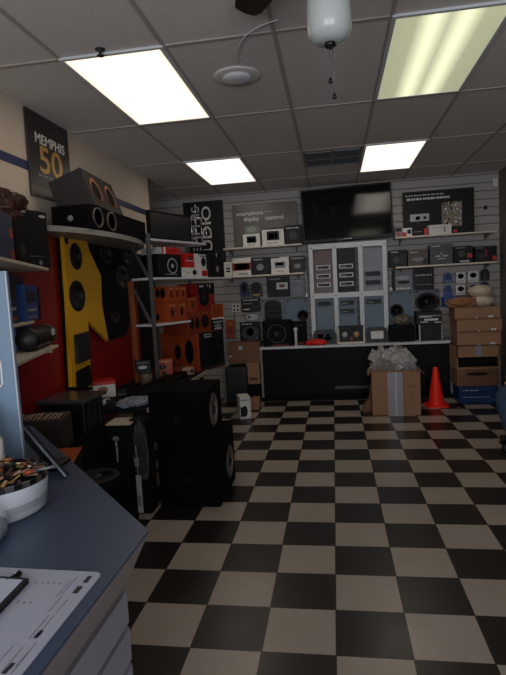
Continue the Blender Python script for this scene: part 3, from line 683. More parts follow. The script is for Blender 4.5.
o = crumple(.34, .26, .13, 21, mat('brown_paper', '9a6848', .8, var=.15), 'paper_bag', (p.x+.02, Yc+.14, zt_-.012), amp=.25); tag(o, 'crumpled brown paper bags lying on the topmost tray', 'paper bag')
p = F0.hit(455, 300, Yc+.2)
o = MB().box(-.11, 0, 0, .11, .14, .05, BLUE, b=.01).box(-.08, -.002, .015, .0, 0, .035, DBLUE).box(.03, -.002, .02, .08, 0, .03, LGREY).build('blue_packet', None, (p.x, Yc+.24, zt_+.09)); tag(o, 'flat blue packet at the left of the topmost tray', 'packet')
o.location = (1.5, Yc+.31, zt_-.01); o.scale = (1, 1, 2.6)
for i, (l, tt, r, b) in enumerate(((474, 296, 499, 306.5), (472, 291.5, 497, 299))):
    x0, x1, zb, zq = F0.rect(l, tt, r, b, Yc+.02)
    base = zt_-.012 if i == 0 else z_b
    hh = .13
    o = crumple(x1-x0, .3, hh/.86, 31+i, BEIGE, 'beige_bag', ((x0+x1)/2, Yc+.2, base), amp=.08, flat=False); z_b = base+hh*.9
    tag(o, ['lower plump beige bag on the right of the topmost tray', 'upper plump beige bag on the right of the topmost tray'][i], 'bag', 'beige bags')

# back left floor cartons
o = carton(F0, (228.5, 343, 260, 366), 4.9, .3, CARD2, 'brown carton with a white sticker left of the black counter', cat='carton', name='cardboard_box', z0=.53, front=[('r', .33, .65, .45, .85, LGREY), ('c', .06, .35, .05, WHT)])
o = carton(F0, (247, 366.5, 260, 386), 4.9, .3, CARD, 'small brown carton with a dark slot under the larger one', cat='carton', name='cardboard_box', z0=.24, h=.287, front=[('e', .5, .25, .35, .07, CARDIN)])
o = carton(F0, (247, 386.5, 260, 402), 4.92, .28, BLKM, 'black plastic crate on the floor left of the counter', cat='crate', name='plastic_crate', z0=0, h=.24)
o = carton(F0, (226, 366, 246.5, 399), 4.75, .35, CHAR, 'dark grey storage bin on the floor left of the counter', cat='bin', name='storage_bin', z0=0, h=.49, b=.02, front=[('r', 0, .9, 1, .94, DGREY)], right=[('r', 0, .9, 1, .94, DGREY)])
o = carton(F0, (240, 397, 251, 424), 3.95, .22, WHT, 'white carton with black photo print on the floor behind the sub boxes', cat='carton', name='printed_carton', z0=0, front=[('r', .05, .1, .4, .55, BLK), ('e', .45, .35, .25, .25, BLK), ('l', .1, .85, .8, .06, GREY)], right=[('r', .1, .1, .6, .6, BLK), ('e', .5, .5, .2, .3, CHAR), ('l', .1, .85, .8, .06, GREY)], tilt=20)
o = carton(F0, (251, 399, 259, 414), 4.4, .18, CARD, 'little brown carton on the floor at the left end of the counter', cat='carton', name='cardboard_box', z0=0, front=[('l', .2, .6, .8, .1, CARDIN)])
p = F0.hit(230, 329, 5.0)
carton(F0, (226, 320, 234, 338), 5.2, .06, ORG, 'slim orange box on the slatwall beneath the outlet', cat='box', name='slim_box', front=[('l', .2, .8, .8, .05, GOLD), ('r', .2, .2, .8, .6, ORGD)])

# ================================================================== BLACK SUBWOOFER STACK
def subbox(x0, x1, y0, y1, z0, z1, label, dy, dz, r, name='subwoofer_box', cone=PAPERC):
    t = thing(name, label, 'subwoofer box', ((x0+x1)/2, (y0+y1)/2, z0), 0, 'carpeted subwoofer boxes')
    w, d, h = (x1-x0)/2, (y1-y0)/2, z1-z0
    MB().box(-w, -d, 0, w, d, h, CARPET, b=.008).build('enclosure', t)
    s = MB(); driver(s, dy-(y0+y1)/2, dz-z0, r, RZ(R(90)), cone=cone, ring=RUBBER, y=-w); s.build('woofer', t)
    MB().box(-.03, -d-.003, h*.35, .03, -d, h*.35+.06, BLKM, b=.002).build('terminal_cup', t)
    return t
subbox(-1.22, -.785, 1.43, 2.0, 0, .475, 'black carpeted subwoofer box standing on the floor, lowest of two', 1.79, .21, .13)
subbox(-1.25, -.845, 1.40, 1.9, .475, .825, 'black carpeted subwoofer box stacked on top of the other', 1.62, .65, .13)
# thin side boxes between the stack and the table
o = carton_mesh(.12, .13, .66, BLKM, front=[('l', .1, .9, .9, .01, CHAR)]).build('film_wrapped_box', None, (-1.30, 1.31, 0)); tag(o, 'tall narrow black box half wrapped in clear film', 'box')
o = crumple(.10, .06, .40, 41, mat('dark_film', '8a8c90', .12, alpha=.12, coat=.6), 'plastic_wrap', (-1.285, 1.29, .25), amp=.35, sub=4, sc=12); tag(o, 'crinkled clear plastic wrap hanging on the tall narrow box', 'plastic wrap')
# narrow tower with white top
t = thing('display_tower', 'narrow black box with a pale lid and vertical white lettering', 'box', (-1.41, 1.24, 0), R(3))
mb = carton_mesh(.17, .19, .64, BLK, front=[('e', .38, .86, .13, .028, GREY), ('r', .34, .78, .42, .82, LGREY), ('r', .36, .56, .42, .77, LGREY), ('r', .8, .1, .82, .7, CHAR)])
mb.build('carton_body', t); MB().box(-.086, -.001, .64, .086, .19, .648, mat('pale_lid', 'c4b4a4', .5)).build('lid', t)
t = thing('cable_tag', 'white hanging paper tags on a cord beside the narrow black box', 'tag', (-1.295, 1.235, 0))
MB().box(-.02, 0, .36, .015, .004, .42, GREY, b=.001).build('small_tag', t)
MB().tube([(0, .002, .50), (0, .002, .36), (.004, .002, .30)], .002, LGREY, 6).build('cord', t)
MB().box(-.022, 0, .04, .022, .004, .30, LGREY, b=.001).box(-.012, -.001, .09, .012, 0, .16, GREY).build('long_tag', t)

# ================================================================== LONG TABLE ALONG THE LEFT WALL
TZ = .70
t = thing('display_table', 'long black display table along the left wall covered with boxes', 'table', (-1.64, 2.35, 0))
MB().box(-.243, -.89, TZ-.03, .355, 1.0, TZ, BLKM, b=.003).build('tabletop', t)
MB().box(.356, -.89, TZ-.028, .372, .95, TZ+.004, mat('table_edge', 'b5a594', .4)).build('edge_strip', t)
for sx in (-1, 1):
    for sy in (-1, 1): MB().box((.3 if sx > 0 else -.2)-.02, sy*.86-.02, 0, (.3 if sx > 0 else -.2)+.02, sy*.86+.02, TZ-.03, PLAS).build('leg', t)
# film on the table end
o = crumple(.22, .30, .055, 51, BLUEFILM, 'plastic_film', (-1.43, 1.60, TZ), amp=.3, sub=4, sc=10); tag(o, 'bluish clear plastic film lying on the near end of the table', 'plastic film')
# long amplifier
t = thing('car_amplifier', 'long black finned car amplifier lying along the table edge', 'amplifier', (-1.47, 2.32, TZ), R(-4))
f = MB(); f.box(-.07, -.5, 0, .07, .5, .045, PLAS, b=.006); f.build('chassis', t)
g = MB()
for i in range(7): g.box(-.06+i*.019, -.48, .045, -.054+i*.019, .48, .06, PLAS)
g.build('fin', t)
def lbox(px, x, d, m, label, z0=None, **k):       # front faces +x
    return carton(FL, px, -x, d, m, label, z0=z0, **k)
ww = [('r', .1, .1, .9, .5, LGREY), ('l', .1, .75, .9, .08, WHT), ('e', .4, .3, .15, .12, GREY)]
# white and red carton
t0 = carton_mesh(.2, .22, .13, WHT, front=[('e', .5, .5, .2, .2, CARD), ('r', 0, .8, 1, 1, RED)], right=[('e', .4, .5, .15, .25, CARD), ('r', 0, .85, 1, 1, RED)], facemat={'top': RED}).build('red_lid_box', None, (-1.80, 1.88, TZ), R(30)); tag(t0, 'white box with a red lid in front of the red display panel', 'box')
p = hitz(123, 396, TZ)
t0 = carton_mesh(.07, .07, .06, BLK, top=[('r', .2, .2, .8, .8, CHAR)], front=[('l', .1, .5, .9, .15, GREY)]).build('small_black_box', None, (-1.63, 1.86, TZ), R(20)); tag(t0, 'small black cube box beside the red lidded box', 'box')
g = MB()
for i in range(9):
    a = rnd.uniform(-.5, .5); g.box(-.03, -.004, 0, .03, .004, .035, rnd.choice([LGREY, WHT, CHAR]), TR(rnd.uniform(-.1, .1), rnd.uniform(-.12, .12), 0) @ RZ(a+1.2), b=.001)
o = g.build('connector_pile', None, (-1.72, 1.62, TZ)); tag(o, 'loose pile of silver and black connectors near the red lidded box', 'connectors', kind='stuff')
t0 = carton_mesh(.2, .14, .1, BLK, front=[('l', .05, .6, .95, .3, LGREY), ('l', .05, .25, .7, .12, GREY)]).build('lettered_box', None, (-1.80, 1.50, TZ), R(40)); tag(t0, 'flat black box with bold pale print near the black bin', 'box')
# brown canister with black box on top
t = thing('canister', 'brown grey canister on the table beside the orange box', 'canister', (-1.62, 2.38, TZ))
MB().lathe([(.055, 0), (.055, .11), (.052, .115)], mat('taupe_can', '6a5a4c', .5), n=24).build('body', t); MB().lathe([(.057, .115), (.057, .13), (.05, .133)], DGREY, n=24).build('lid', t)
t0 = carton_mesh(.13, .12, .1, BLK, front=[('e', .45, .4, .3, .15, LGREY), ('l', .1, .8, .8, .08, GREY)], right=[('e', .5, .4, .3, .15, GREY)]).build('small_black_box', None, (-1.62, 2.33, TZ+.133), R(25)); tag(t0, 'small black box with silver print on top of the canister', 'box')
# corner of pale box
t0 = carton_mesh(.14, .1, .07, mat('pale_pink_box', 'b09a86', .6), front=[('l', .2, .5, .8, .2, DRED), ('r', .75, .2, .95, .8, BROWN)]).build('pale_box', None, (-1.40, 2.92, TZ), R(35)); tag(t0, 'small pale box at the foot of the big orange speaker carton', 'box')

# bin with lid, brown box (left end, on a low cabinet)
t = thing('low_cabinet', 'low black cabinet beneath the black bin by the left wall', 'cabinet', (-1.75, 1.02, 0))
MB().box(-.125, -.38, 0, .2, .38, .62, CARPET, b=.01).build('carcass', t)
MB().box(.2, -.35, .04, .206, .35, .58, BLKM, b=.002).build('door', t)
t = thing('storage_bin', 'black bin with a grey sheen lid below the yellow panel', 'bin', (-1.70, 1.21, .62))
MB().box(-.15, -.14, 0, .15, .14, .21, PLAS, b=.015).build('bin_body', t)
b_ = MB()
for y in (-.08, 0, .07): b_.box(.15, y-.006, .02, .154, y+.006, .19, CHAR)
b_.build('rib', t)
MB().box(-.17, -.17, .21, .17, .17, .235, mat('bin_lid', '3c3c3e', .25), b=.008).build('lid', t)  # sheen on the black top put into a lighter grey
t = thing('wicker_box', 'brown textured box with frayed top edge left of the black bin', 'box', (-1.69, .78, .62), R(12))
WK = mat('wicker', '33251c', .7, var=.5, scale=60, bump=.8)
MB().box(-.16, -.11, 0, .16, .11, .2, WK, b=.012).build('box_body', t)
g = MB()
for i in range(14): g.tube([(-.15+i*.022, -.1, .2), (-.14+i*.022, -.04+.02*rnd.random(), .212+.01*rnd.random()), (-.145+i*.022, .03, .2)], .005, mat('fray', 'a08a72', .8), 5)
stuffpart(g.build('frayed_edge', t))
# big woofer lying face up on a box in front
subx = thing('subwoofer_box', 'black box with a large woofer facing up beside the counter', 'subwoofer box', (-1.43, .83, 0), 0, 'carpeted subwoofer boxes')
MB().box(-.09, -.28, 0, .185, .26, .44, CARPET, b=.008).build('enclosure', subx)
s = MB(); driver(s, 0, 0, .135, TR(.048, -.01, .44) @ RX(R(-90)), ring=CHAR); s.build('woofer', subx)
oc = MB(); oq = [(-1.319, .27), (-1.18, .299), (-1.103, .064), (-1.22, .038)]
oc.prism(oq, 0, .775, BLK); oc.prism(oq, .775, .78, ORG)
t0 = oc.build('orange_carton'); tag(t0, 'orange topped carton just behind the tip of the near counter', 'carton')

# ================================================================== RED / YELLOW SPEAKER DISPLAY ON LEFT WALL
t = thing('speaker_display', 'red wall display with yellow zigzag speaker panel and curved canopy', 'speaker display', (-2.014, 1.9, 0))
def Lw(p, x):      # pixel -> display local (x, y, z) on the plane world x
    q = hitx(p[0], p[1], x); return (q.y-1.9, q.z)
PR = Matrix(((0, 0, 1, 0), (1, 0, 0, 0), (0, 1, 0, 0), (0, 0, 0, 1)))      # outline (y,z), extruded along x
MB().prism([(-1.0, .45), (1.1, .45), (1.1, 1.93), (-1.0, 1.93)], .004, .125, REDP, PR).build('red_back_panel', t)['label'] = 'red back panel'
pts = [Lw(p, -1.83) for p in [(63, 230), (84, 231), (89, 250), (101, 276), (102, 305), (108.5, 341), (88, 320.5), (91.5, 387), (72.5, 387), (68, 300)]]
yp = MB().prism(pts, .155, .185, YEL, PR).build('yellow_panel', t); yp['label'] = 'yellow zigzag panel'
pts2 = [Lw(p, -1.86) for p in [(59, 229), (84, 231), (89, 250), (101, 276), (102, 305), (108.5, 341), (88, 323), (93, 390), (69.5, 390), (64, 300)]]
MB().prism(pts2, .125, .154, BLKM, PR).build('black_backing', t)
def ldrv(px, py, ry, rz_, x=-1.829, parent=yp, cone=RUBBER, ring=RUBBER):
    q = hitx(px, py, x); s = MB()
    driver(s, 0, 0, 1, TR(x+2.014, q.y-1.9, q.z) @ RZ(R(90)) @ Matrix.Diagonal((ry, 1, rz_, 1)) @ Matrix.Diagonal((1, .14, 1, 1)), cone=cone, ring=ring)
    s.build('speaker', parent)
ldrv(66.3, 239.5, .03, .035)
ldrv(76, 256.5, .095, .1)
ldrv(77.5, 296, .125, .115)
a = Lw((73, 335), -1.829); b = Lw((88, 360), -1.829); c = Lw((75, 372), -1.829); d = Lw((90, 385), -1.829)
AMPM = mat('amp_grille', '1c1f24', .3, var=.6, scale=60)
MB().prism([(a[0], b[1]+.0), (b[0], b[1]+.01), (b[0], a[1]+.01), (a[0]+.01, a[1])], .185, .215, AMPM, PR).build('amplifier', yp)
MB().prism([(c[0], d[1]-.0), (d[0], d[1]), (d[0], c[1]+.02), (c[0]+.01, c[1])], .185, .2, BLKM, PR).build('lower_opening', yp)
# dark right-hand panel with speakers
pts3 = [Lw(p, -1.9) for p in [(84, 231), (135, 241), (133, 300), (124, 335), (107, 341), (100, 305), (99, 276), (87, 250)]]
dp = MB().prism(pts3, .125, .14, BLKM, PR).build('black_panel', t)
for (px, py, a_, b_, m) in ((103, 253, .13, .095, CHAR), (119, 278, .15, .11, PLAS), (112, 318, .1, .05, PLAS), (124, 256, .12, .09, PLAS)):
    q = hitx(px, py, -1.90); s = MB(); driver(s, 0, 0, 1, TR(.145, q.y-1.9, q.z) @ RZ(R(90)) @ Matrix.Diagonal((a_, .14, b_, 1)), ring=m, cone=RUBBER); s.build('speaker', dp)
# curved canopy shelf (half oval)
ctr = []
for i in range(25):
    a = math.pi*(i/24); ctr.append((.004+.47*math.sin(a)**.8, .07-.97*math.cos(a)))
MB().prism(ctr, 1.935, 1.972, mat('canopy', '8f8d8a', .4)).build('canopy_shelf', t)
CZ = 1.972
MB().prism([(0, 0), (.12, 0), (0, -.2)], -.01, .01, PLAS, TR(.08, .75, 1.93) @ RX(R(90))).build('bracket', t)
struct  # keep

# sub boxes on the canopy
t = thing('ported_speaker_box', 'long black box with two round ports on the curved canopy', 'speaker box', (-1.73, 1.80, CZ), R(0))
MB().box(-.14, -.36, 0, .15, .72, .17, CARPET, b=.008).build('enclosure', t)
for y in (-.27, -.04):
    MB().lathe([(.075, 0), (.078, .008), (.066, .012), (.06, -.02), (.02, -.025)], mat('port_ring', '4c4542', .35), TR(.15, y+.02, .088) @ RY(R(90)) @ Matrix.Diagonal((.92, 1.1, 1, 1)), 28).build('port', t)
MB().lathe([(.022, 0), (.022, .003)], GREY, TR(.0, -.36, .08) @ RX(R(90)), 16).build('emblem', t)
t = thing('empty_speaker_box', 'dark wedge box with two empty wooden speaker holes on top', 'speaker box', (-1.73, 1.80, CZ+.171), R(4))
# wedge: sloping front face with round cut outs (dark inside, wooden rims)
f = MB(); w0 = .31
prof = [(-.13, 0), (.14, 0), (.05, .26), (-.19, .17)]
MBw = Matrix(((1, 0, 0, 0), (0, 0, 1, 0), (0, 1, 0, 0), (0, 0, 0, 1)))
f.prism(prof, -w0, w0, mat('dark_brown_box', '1d1815', .7), MBw)
f.build('enclosure', t)
nrm = math.atan2(.25, -.12)       # slope direction in xz
for y in (-.15, .14):
    M = TR(.095, y, .13) @ RY(R(90)-math.atan2(.09, .26)) 
    hole = MB().lathe([(.085, .001), (.09, .004), (.072, .006), (.068, .002)], mat('raw_mdf', 'a8623a', .6), M, 32).build('wood_rim', t)
    MB().lathe([(.072, .001), (.07, .0065)], BLKM, M @ TR(.008, -.014, .0015), 32).build('speaker_hole', t)

# MEMPHIS 50 poster on the left wall
x = -2.0
def art4(mb, w, h):
    M = TR(-w/2, 0, 0) @ RX(R(90))
    mb.text('MEMPHIS', .10, WHT, M @ TR(.52*w, .70*h, .0006), wide=1.05)
    mb.text('50', .27, GOLD, M @ TR(.5*w, .45*h, .0006), wide=1.25)
    paint(mb, [('r', .70, .42, .79, .50, GOLD), ('l', .71, .475, .78, .015, BLK), ('l', .71, .445, .78, .015, BLK), ('l', .18, .27, .8, .025, GREY)], w, h, M)
    paint(mb, [('r', 0, 0, 1, .13, mat('poster_grey_band', '55504b', .4))], w, h, M)
w = .59; h = .6
mb = MB().box(-w/2, 0, 0, w/2, .012, h, mat('poster_black', '25221f', .35), b=.002); art4(mb, w, h)
o = mb.build('anniversary_poster', None, (-2.002, 1.74, 2.235), R(90)); tag(o, 'black poster with white lettering and gold number 50 on left wall', 'poster')

# ================================================================== LEFT DISPLAY SHELVES (angled unit)
t = thing('display_shelving', 'angled pale shelves with black back at the left edge', 'shelving', F2.w(0, 0, 0), F2.a)
MB().box(-1.0, .29, 0, -.02, .31, 1.9, BLKM).build('back_panel', t)
SZ = (1.695, 1.375, 1.215)
for z, y0, x1 in ((SZ[0], 0, 0), (SZ[1], .1, -.04), (SZ[2], -.02, 0)):
    MB().box(-1.0, y0, z-.018, x1, .29, z, IVORY, b=.003).build('shelf', t)
MB().box(-.005, .02, SZ[2]-.05, .0, .29, SZ[2]-.02, IVORY).build('bracket', t)
MB().box(-1.0, .03, 0, -.5, .28, .6, BLKM, b=.01).build('base_cabinet', t)
MB().box(-.75, .028, .1, -.745, .03, .55, CHAR).build('door_gap', t)
def f2(px, yl, d, m, label, z0, **k): return carton(F2, px, yl, d, m, label, z0=z0, **k)
FP = Frame(-1.725, .95, 76)
carton(FP, (14.5, 210, 48, 262), .0, .2, BLK, 'large black product box with small pale logos on the top left shelf', z0=SZ[0], front=[('l', .12, .95, .36, .035, LGREY), ('e', .85, .91, .1, .025, LGREY), ('l', .4, .2, .85, .012, GREY), ('r', .05, 0, 1, .28, BLK), ('e', .7, .09, .05, .04, GREY), ('e', .2, .3, .08, .14, CHAR)], tilt=0)
f2((-20, 208, 13, 256), .03, .2, DBLUE, 'dark blue box at the left edge of the top left shelf', SZ[0], front=[('r', .85, .5, .98, .7, ORG), ('r', .85, .05, .98, .25, ORGD), ('r', 0, .4, .8, .42, BLK)])
zt = FP.rect(14.5, 210, 48, 262, 0)[3]
p = F2.hit(20, 205, .12)
t = thing('grey_pot', 'grey plastic tub on top of the large black product box', 'tub', F2.w(p.x, .13, zt))
MB().lathe([(.042, 0), (.048, .07), (.051, .075), (.044, .077)], DGREY, n=20).build('tub', t)
p = F2.hit(4, 203, .1)
o = crumple(.26, .2, .17, 61, BROWN, 'brown_cover', F2.w(p.x-.0, .14, F2.rect(-20, 208, 13, 256, .03)[3]), amp=.5, sub=4, rz=.4, flat=False); tag(o, 'rumpled reddish brown leather cover piled on the top left boxes', 'leather cover')
# tins
tins = [((8, 274, 16, 315), DBLUE, 'tall dark blue box at the left of the middle shelf'), ((25, 285, 37.5, 313), BLUE, 'bright blue can shaped box in the middle of the shelf'), ((38.5, 288, 50, 316), BLK, 'black box with brown print at the right of the middle shelf'), ((16.5, 277, 24.5, 310), DBLUE, 'dark blue box behind the bright blue box')]
for i, (px, m, lab) in enumerate(tins):
    f2(px, .12+(.05 if i == 3 else 0), .1, m, lab, SZ[1], front=[('l', .15, .3, .85, .06, LGREY), ('r', .1, .5, .9, .8, [BLK, DBLUE, BROWN, BLUE][i]), ('l', .15, .1, .85, .05, ORG if i == 0 else GREY)], group='small boxes on the middle left shelf')
for i, (px, lab) in enumerate((((18, 345, 28, 362), 'short blue box at the left of the bottom pale shelf'), ((29, 343, 37, 359), 'short blue box beside the bend of the bottom pale shelf'))):
    f2(px, .16, .08, BLUE, lab, SZ[2], front=[('l', .2, .5, .8, .1, LGREY), ('r', .1, .1, .9, .3, DBLUE)], group='blue boxes on the bottom left shelf', h=.13)
# bazooka tube
q0 = F2.hit(16, 334, -.02); q1 = F2.hit(60, 333, -.02)
t = thing('bass_tube', 'black cylindrical bass tube with white label on the left shelf', 'speaker tube', F2.w(0, 0, 0), F2.a)
zc = SZ[2]+.066+.0
L_ = q1.x
MB().lathe([(.055, -.50), (.064, -.49), (.066, -.47), (.066, -.03), (.064, -.01), (.05, 0)], PLAS, TR(L_, .06, zc) @ RY(R(90)), 28).build('tube_body', t)
MB().lathe([(.0665, -.055), (.0665, -.045)], LGREY, TR(L_, .06, zc) @ RY(R(90)), 28).build('end_ring', t)
MB().box(L_-.17, -.008, zc+.0, L_-.10, -.004, zc+.038, WHT).build('label_sticker', t)

# ================================================================== CORNER SHELVING (angled)
t = thing('corner_shelving', 'grey metal corner shelving holding the orange speaker boxes', 'shelving', F1.w(0, 0, 0), F1.a)
S1, S2, S3 = 2.0, 1.655, 1.235
MB().box(-.02, 0, S1-.02, .85, .24, S1, PAINTW, b=.003).build('shelf', t)
MB().box(-.02, 0, S2-.02, 1.3, .24, S2, PAINTW, b=.003).build('shelf', t)
MB().box(-.02, 0, S3-.02, .52, .24, S3, PAINTW, b=.003).build('shelf', t)
for x, y in ((-.03, .0), (.82, .0)):
    if x < 0: MB().box(x-.012, y-.012, .72, x+.024, y+.012, 2.04, STEEL, b=.003).build('upright', t)
    else: MB().box(x-.012, .21, 0, x+.024, .235, 2.0, STEEL, b=.003).build('upright', t)
MB().box(-.05, .22, TZ, -.01, .26, S2-.02, WOOD, b=.003).build('wood_post', t)['label'] = 'brown wooden post'
for z0, z1 in ((S2, S1-.04), (S3, S2-.1)):
    M = Matrix(((0, 0, 1, 0), (1, 0, 0, 0), (0, 1, 0, 0), (0, 0, 0, 1)))
    MB().prism([(.02, z0+.01), (.045, z0+.0), (.22, z1), (.20, z1+.01)], -.03, -.02, STEEL, M).build('brace', t)
def f1(px, yl, d, m, label, z0=None, **k): return carton(F1, px, yl, d, m, label, z0=z0, **k)
# black screen panel on top
t = thing('flat_monitor', 'flat black monitor standing on the top corner shelf', 'monitor', F1.w(.09, .06, S1), F1.a)
xr = F1.hit(191, 230, .06).x; zt_m = F1.hit(170, 213, .06).z
MB().box(-.02, 0, 0, xr-.09, .035, zt_m-S1, BLKM, b=.005).build('casing', t)
MB().box(.0, -.002, .02, xr-.11, 0, zt_m-S1-.02, mat('monitor_screen', '1a1a1b', .3)).build('screen', t)
# chrome rack frame
t = thing('wire_rack', 'thin chrome wire rack standing beside the flat monitor', 'rack', F1.w(xr+.06, .06, S1), F1.a)
f = MB(); zz = F1.hit(186, 216, .06).z-S1
f.tube([(-.05, 0, 0), (-.05, 0, zz)], .005, CHROME, 6); f.tube([(-.055, 0, zz), (.205, 0, zz)], .005, CHROME, 6); f.tube([(.2, 0, 0), (.2, 0, zz)], .005, CHROME, 6); f.tube([(.12, 0, 0), (.12, 0, zz)], .005, CHROME, 6); f.tube([(.03, 0, 0), (.01, 0, zz*.9)], .005, CHROME, 6); f.build('wire_frame', t)
MB().tube([(.03, .0, zz), (.03, 0, zz+.13)], .005, CHROME, 6).build('mast', t)
# shelf 2 boxes
f1((158, 251, 181, 275), .02, .22, BLK, 'black speaker carton with white ring print on the corner shelf', S2, h=.215, front=[('o', .6, .5, .34, LGREY, BLK), ('l', .3, .13, .8, .05, GREY)], left=[('l', .1, .6, .5, .05, CHAR)], name='speaker_carton')
f1((163, 241, 180, 250), .03, .22, RED, 'slim red box lying on the black ring printed carton', S2+.217, h=.065, front=[('r', 0, 0, .12, 1, WHT), ('l', .3, .5, .8, .2, DRED)], name='slim_box')
f1((157.5, 243, 162, 250), .03, .2, LGREY, 'pale grey box at the left end on the black ring printed carton', S2+.217, h=.06, left=[('r', .3, .2, .6, .8, CHAR)], name='slim_box')
f1((182, 264, 199, 275), .02, .2, WHT, 'white carton with round speaker pictures on the corner shelf', S2, h=.095, front=[('c', .35, .5, .08, CHAR), ('e', .72, .5, .12, .28, BLK)], name='speaker_carton')
f1((186, 249, 198, 264), .03, .18, RED, 'red and white carton stacked on the white speaker carton', S2+.097, h=.14, front=[('r', .65, 0, 1, 1, WHT), ('r', .1, .5, .55, .8, DRED), ('r', 0, .45, .65, .5, WHT)], name='speaker_carton')
f1((200, 266, 208, 274), .02, .18, WHT, 'small white carton with a red square on the corner shelf', S2, h=.075, front=[('r', .2, .15, .9, .9, RED), ('c', .55, .5, .2, DRED)], name='speaker_carton')
f1((199, 250, 207, 266), .03, .16, WHT, 'upright white carton with a dark oval picture', S2+.077, h=.155, front=[('e', .5, .5, .28, .3, BLK), ('r', .1, .82, .9, .94, GREY)], name='speaker_carton')
f1((208.5, 246, 223.5, 275), .0, .22, BLK, 'tall black carton at the right end of the corner shelf', S2, h=.28, front=[('e', .55, .3, .1, .12, GREY), ('r', .5, .75, .56, .9, LGREY), ('r', .9, 0, 1, 1, CHAR)], name='speaker_carton')
# orange boxes on shelf 3
def obx(n): return [('e', .45, .5, .13, .22, BLK), ('l', .15, .85, .85, .06, GOLD), ('r', 0, 0, 1, .03, ORGD)]
ORGS = 'orange speaker boxes on the corner shelving'
lw = [('leftmost', 168.5, 174), ('second', 174.5, 180), ('third', 180.5, 186.5), ('rightmost', 187, 193.5)]
for nm, a, b in lw[:4]:
    if b > 190: continue
    f1((a, 283, b, 302), .03, .19, ORG, nm+' narrow orange box in the upper row under the corner shelf', S3+.186, h=.15, front=obx(0), left=[('e', .62, .6, .17, .3, BLK), ('e', .3, .6, .13, .28, BLK)], group=ORGS, name='orange_speaker_box')
for nm, a, b in (('left', 168.5, 177), ('middle', 177.5, 187)):
    f1((a, 302, b, 323), .03, .19, ORG, nm+' orange box in the lower row under the corner shelf', S3, h=.184, front=obx(0), left=[('e', .3, .3, .1, .2, BLK)], group=ORGS, name='orange_speaker_box')
# big orange and black carton standing on the table (further pile)
x0, x1, zb, zt = F1.rect(199.5, 331, 224.5, 379, .02)
BZ = TZ
o = f1((199.5, 331, 224.5, 379), .02, .5, ORG, 'large orange carton with a black speaker picture front', BZ, facemat={'front': BLKM}, front=[('l', .2, .93, .5, .03, LGREY), ('l', .22, .87, .5, .03, LGREY), ('e', .6, .45, .32, .32, BLK), ('e', .6, .45, .2, .2, CHAR), ('r', .02, .02, .98, .07, BROWN)], left=[('e', .75, .5, .11, .32, BLK), ('e', .45, .5, .08, .2, BLK), ('r', .9, .1, .93, .9, ORGD)], name='subwoofer_carton')
zt1 = F1.rect(199.5, 331, 224.5, 379, .02)[3]
# boxes on top of the big carton
f1((186.5, 311, 211, 330), .03, .3, ORGD, 'wide red orange box with black oval pictures on the large carton', zt1, front=[('e', .2, .45, .09, .25, BLK), ('e', .42, .45, .09, .25, BLK), ('e', .74, .5, .16, .3, BLK), ('l', .1, .9, .9, .05, ORG)], name='orange_speaker_box', group=ORGS)
zq = F1.rect(186.5, 311, 211, 330, .03)[3]
f1((188, 297.5, 197, 311), .04, .2, ORG, 'small orange box standing on the wide red orange box', zq, front=[('r', .4, .2, .5, .8, BLK), ('r', .65, .2, .72, .8, BLK), ('l', .1, .9, .9, .05, GOLD)], name='orange_speaker_box', group=ORGS)
f1((198, 283, 214.5, 311), .03, .26, DRED, 'dark red box with black speaker and white arc print', zq, front=[('r', 0, .6, 1, 1, BLK), ('e', .35, .45, .3, .3, BLK), ('e', .35, .48, .14, .16, DGREY), ('r', .1, .85, .35, .92, LGREY), ('r', .7, .8, .76, .95, WHT), ('r', .55, .86, .6, .96, LGREY)], name='red_speaker_box')
f1((211.8, 319, 223.5, 329.5), .03, .2, BLK, 'small black box with white print under the bright orange box', zt1, front=[('l', .1, .75, .9, .14, LGREY), ('e', .5, .4, .3, .2, GREY), ('l', .2, .15, .8, .1, WHT)], name='small_black_box')
zr = F1.rect(211.8, 319, 223.5, 329.5, .03)[3]
f1((211.8, 304, 223.5, 318.5), .02, .2, ORG, 'bright orange box with a white base at the pile right end', zr, front=[('r', 0, 0, 1, .1, WHT), ('r', .48, .12, .52, 1, ORGD), ('e', .25, .55, .08, .2, ORGD), ('e', .72, .55, .08, .2, ORGD)], name='orange_speaker_box', group=ORGS)
# small orange box with two circles on the table, nearer
t0 = carton_mesh(.15, .16, .20, ORG, front=[('e', .42, .66, .2, .12, BLK), ('e', .5, .35, .14, .1, BLK), ('e', .4, .68, .08, .05, LGREY), ('l', .1, .9, .9, .03, GOLD)], right=[('e', .5, .5, .25, .35, BLK), ('r', 0, 0, 1, .06, ORGD)]).build('orange_speaker_box', None, F1.w(-.02+.03, .03, TZ+.0), R(14))
q = F0.hit(160, 371, 2.5)
t0.location = (q.x, 2.62, TZ); t0.scale = (1.05, 1.0, 1.0)
tag(t0, 'orange box with two black circles on the long black table', 'box', ORGS)
t0 = carton_mesh(.3, .12, .09, ORGD, front=[('l', .1, .5, .9, .2, ORG)]).build('flat_orange_box', None, (-1.55, 2.80, TZ), R(40)); tag(t0, 'flat dark orange box behind the long amplifier', 'box')

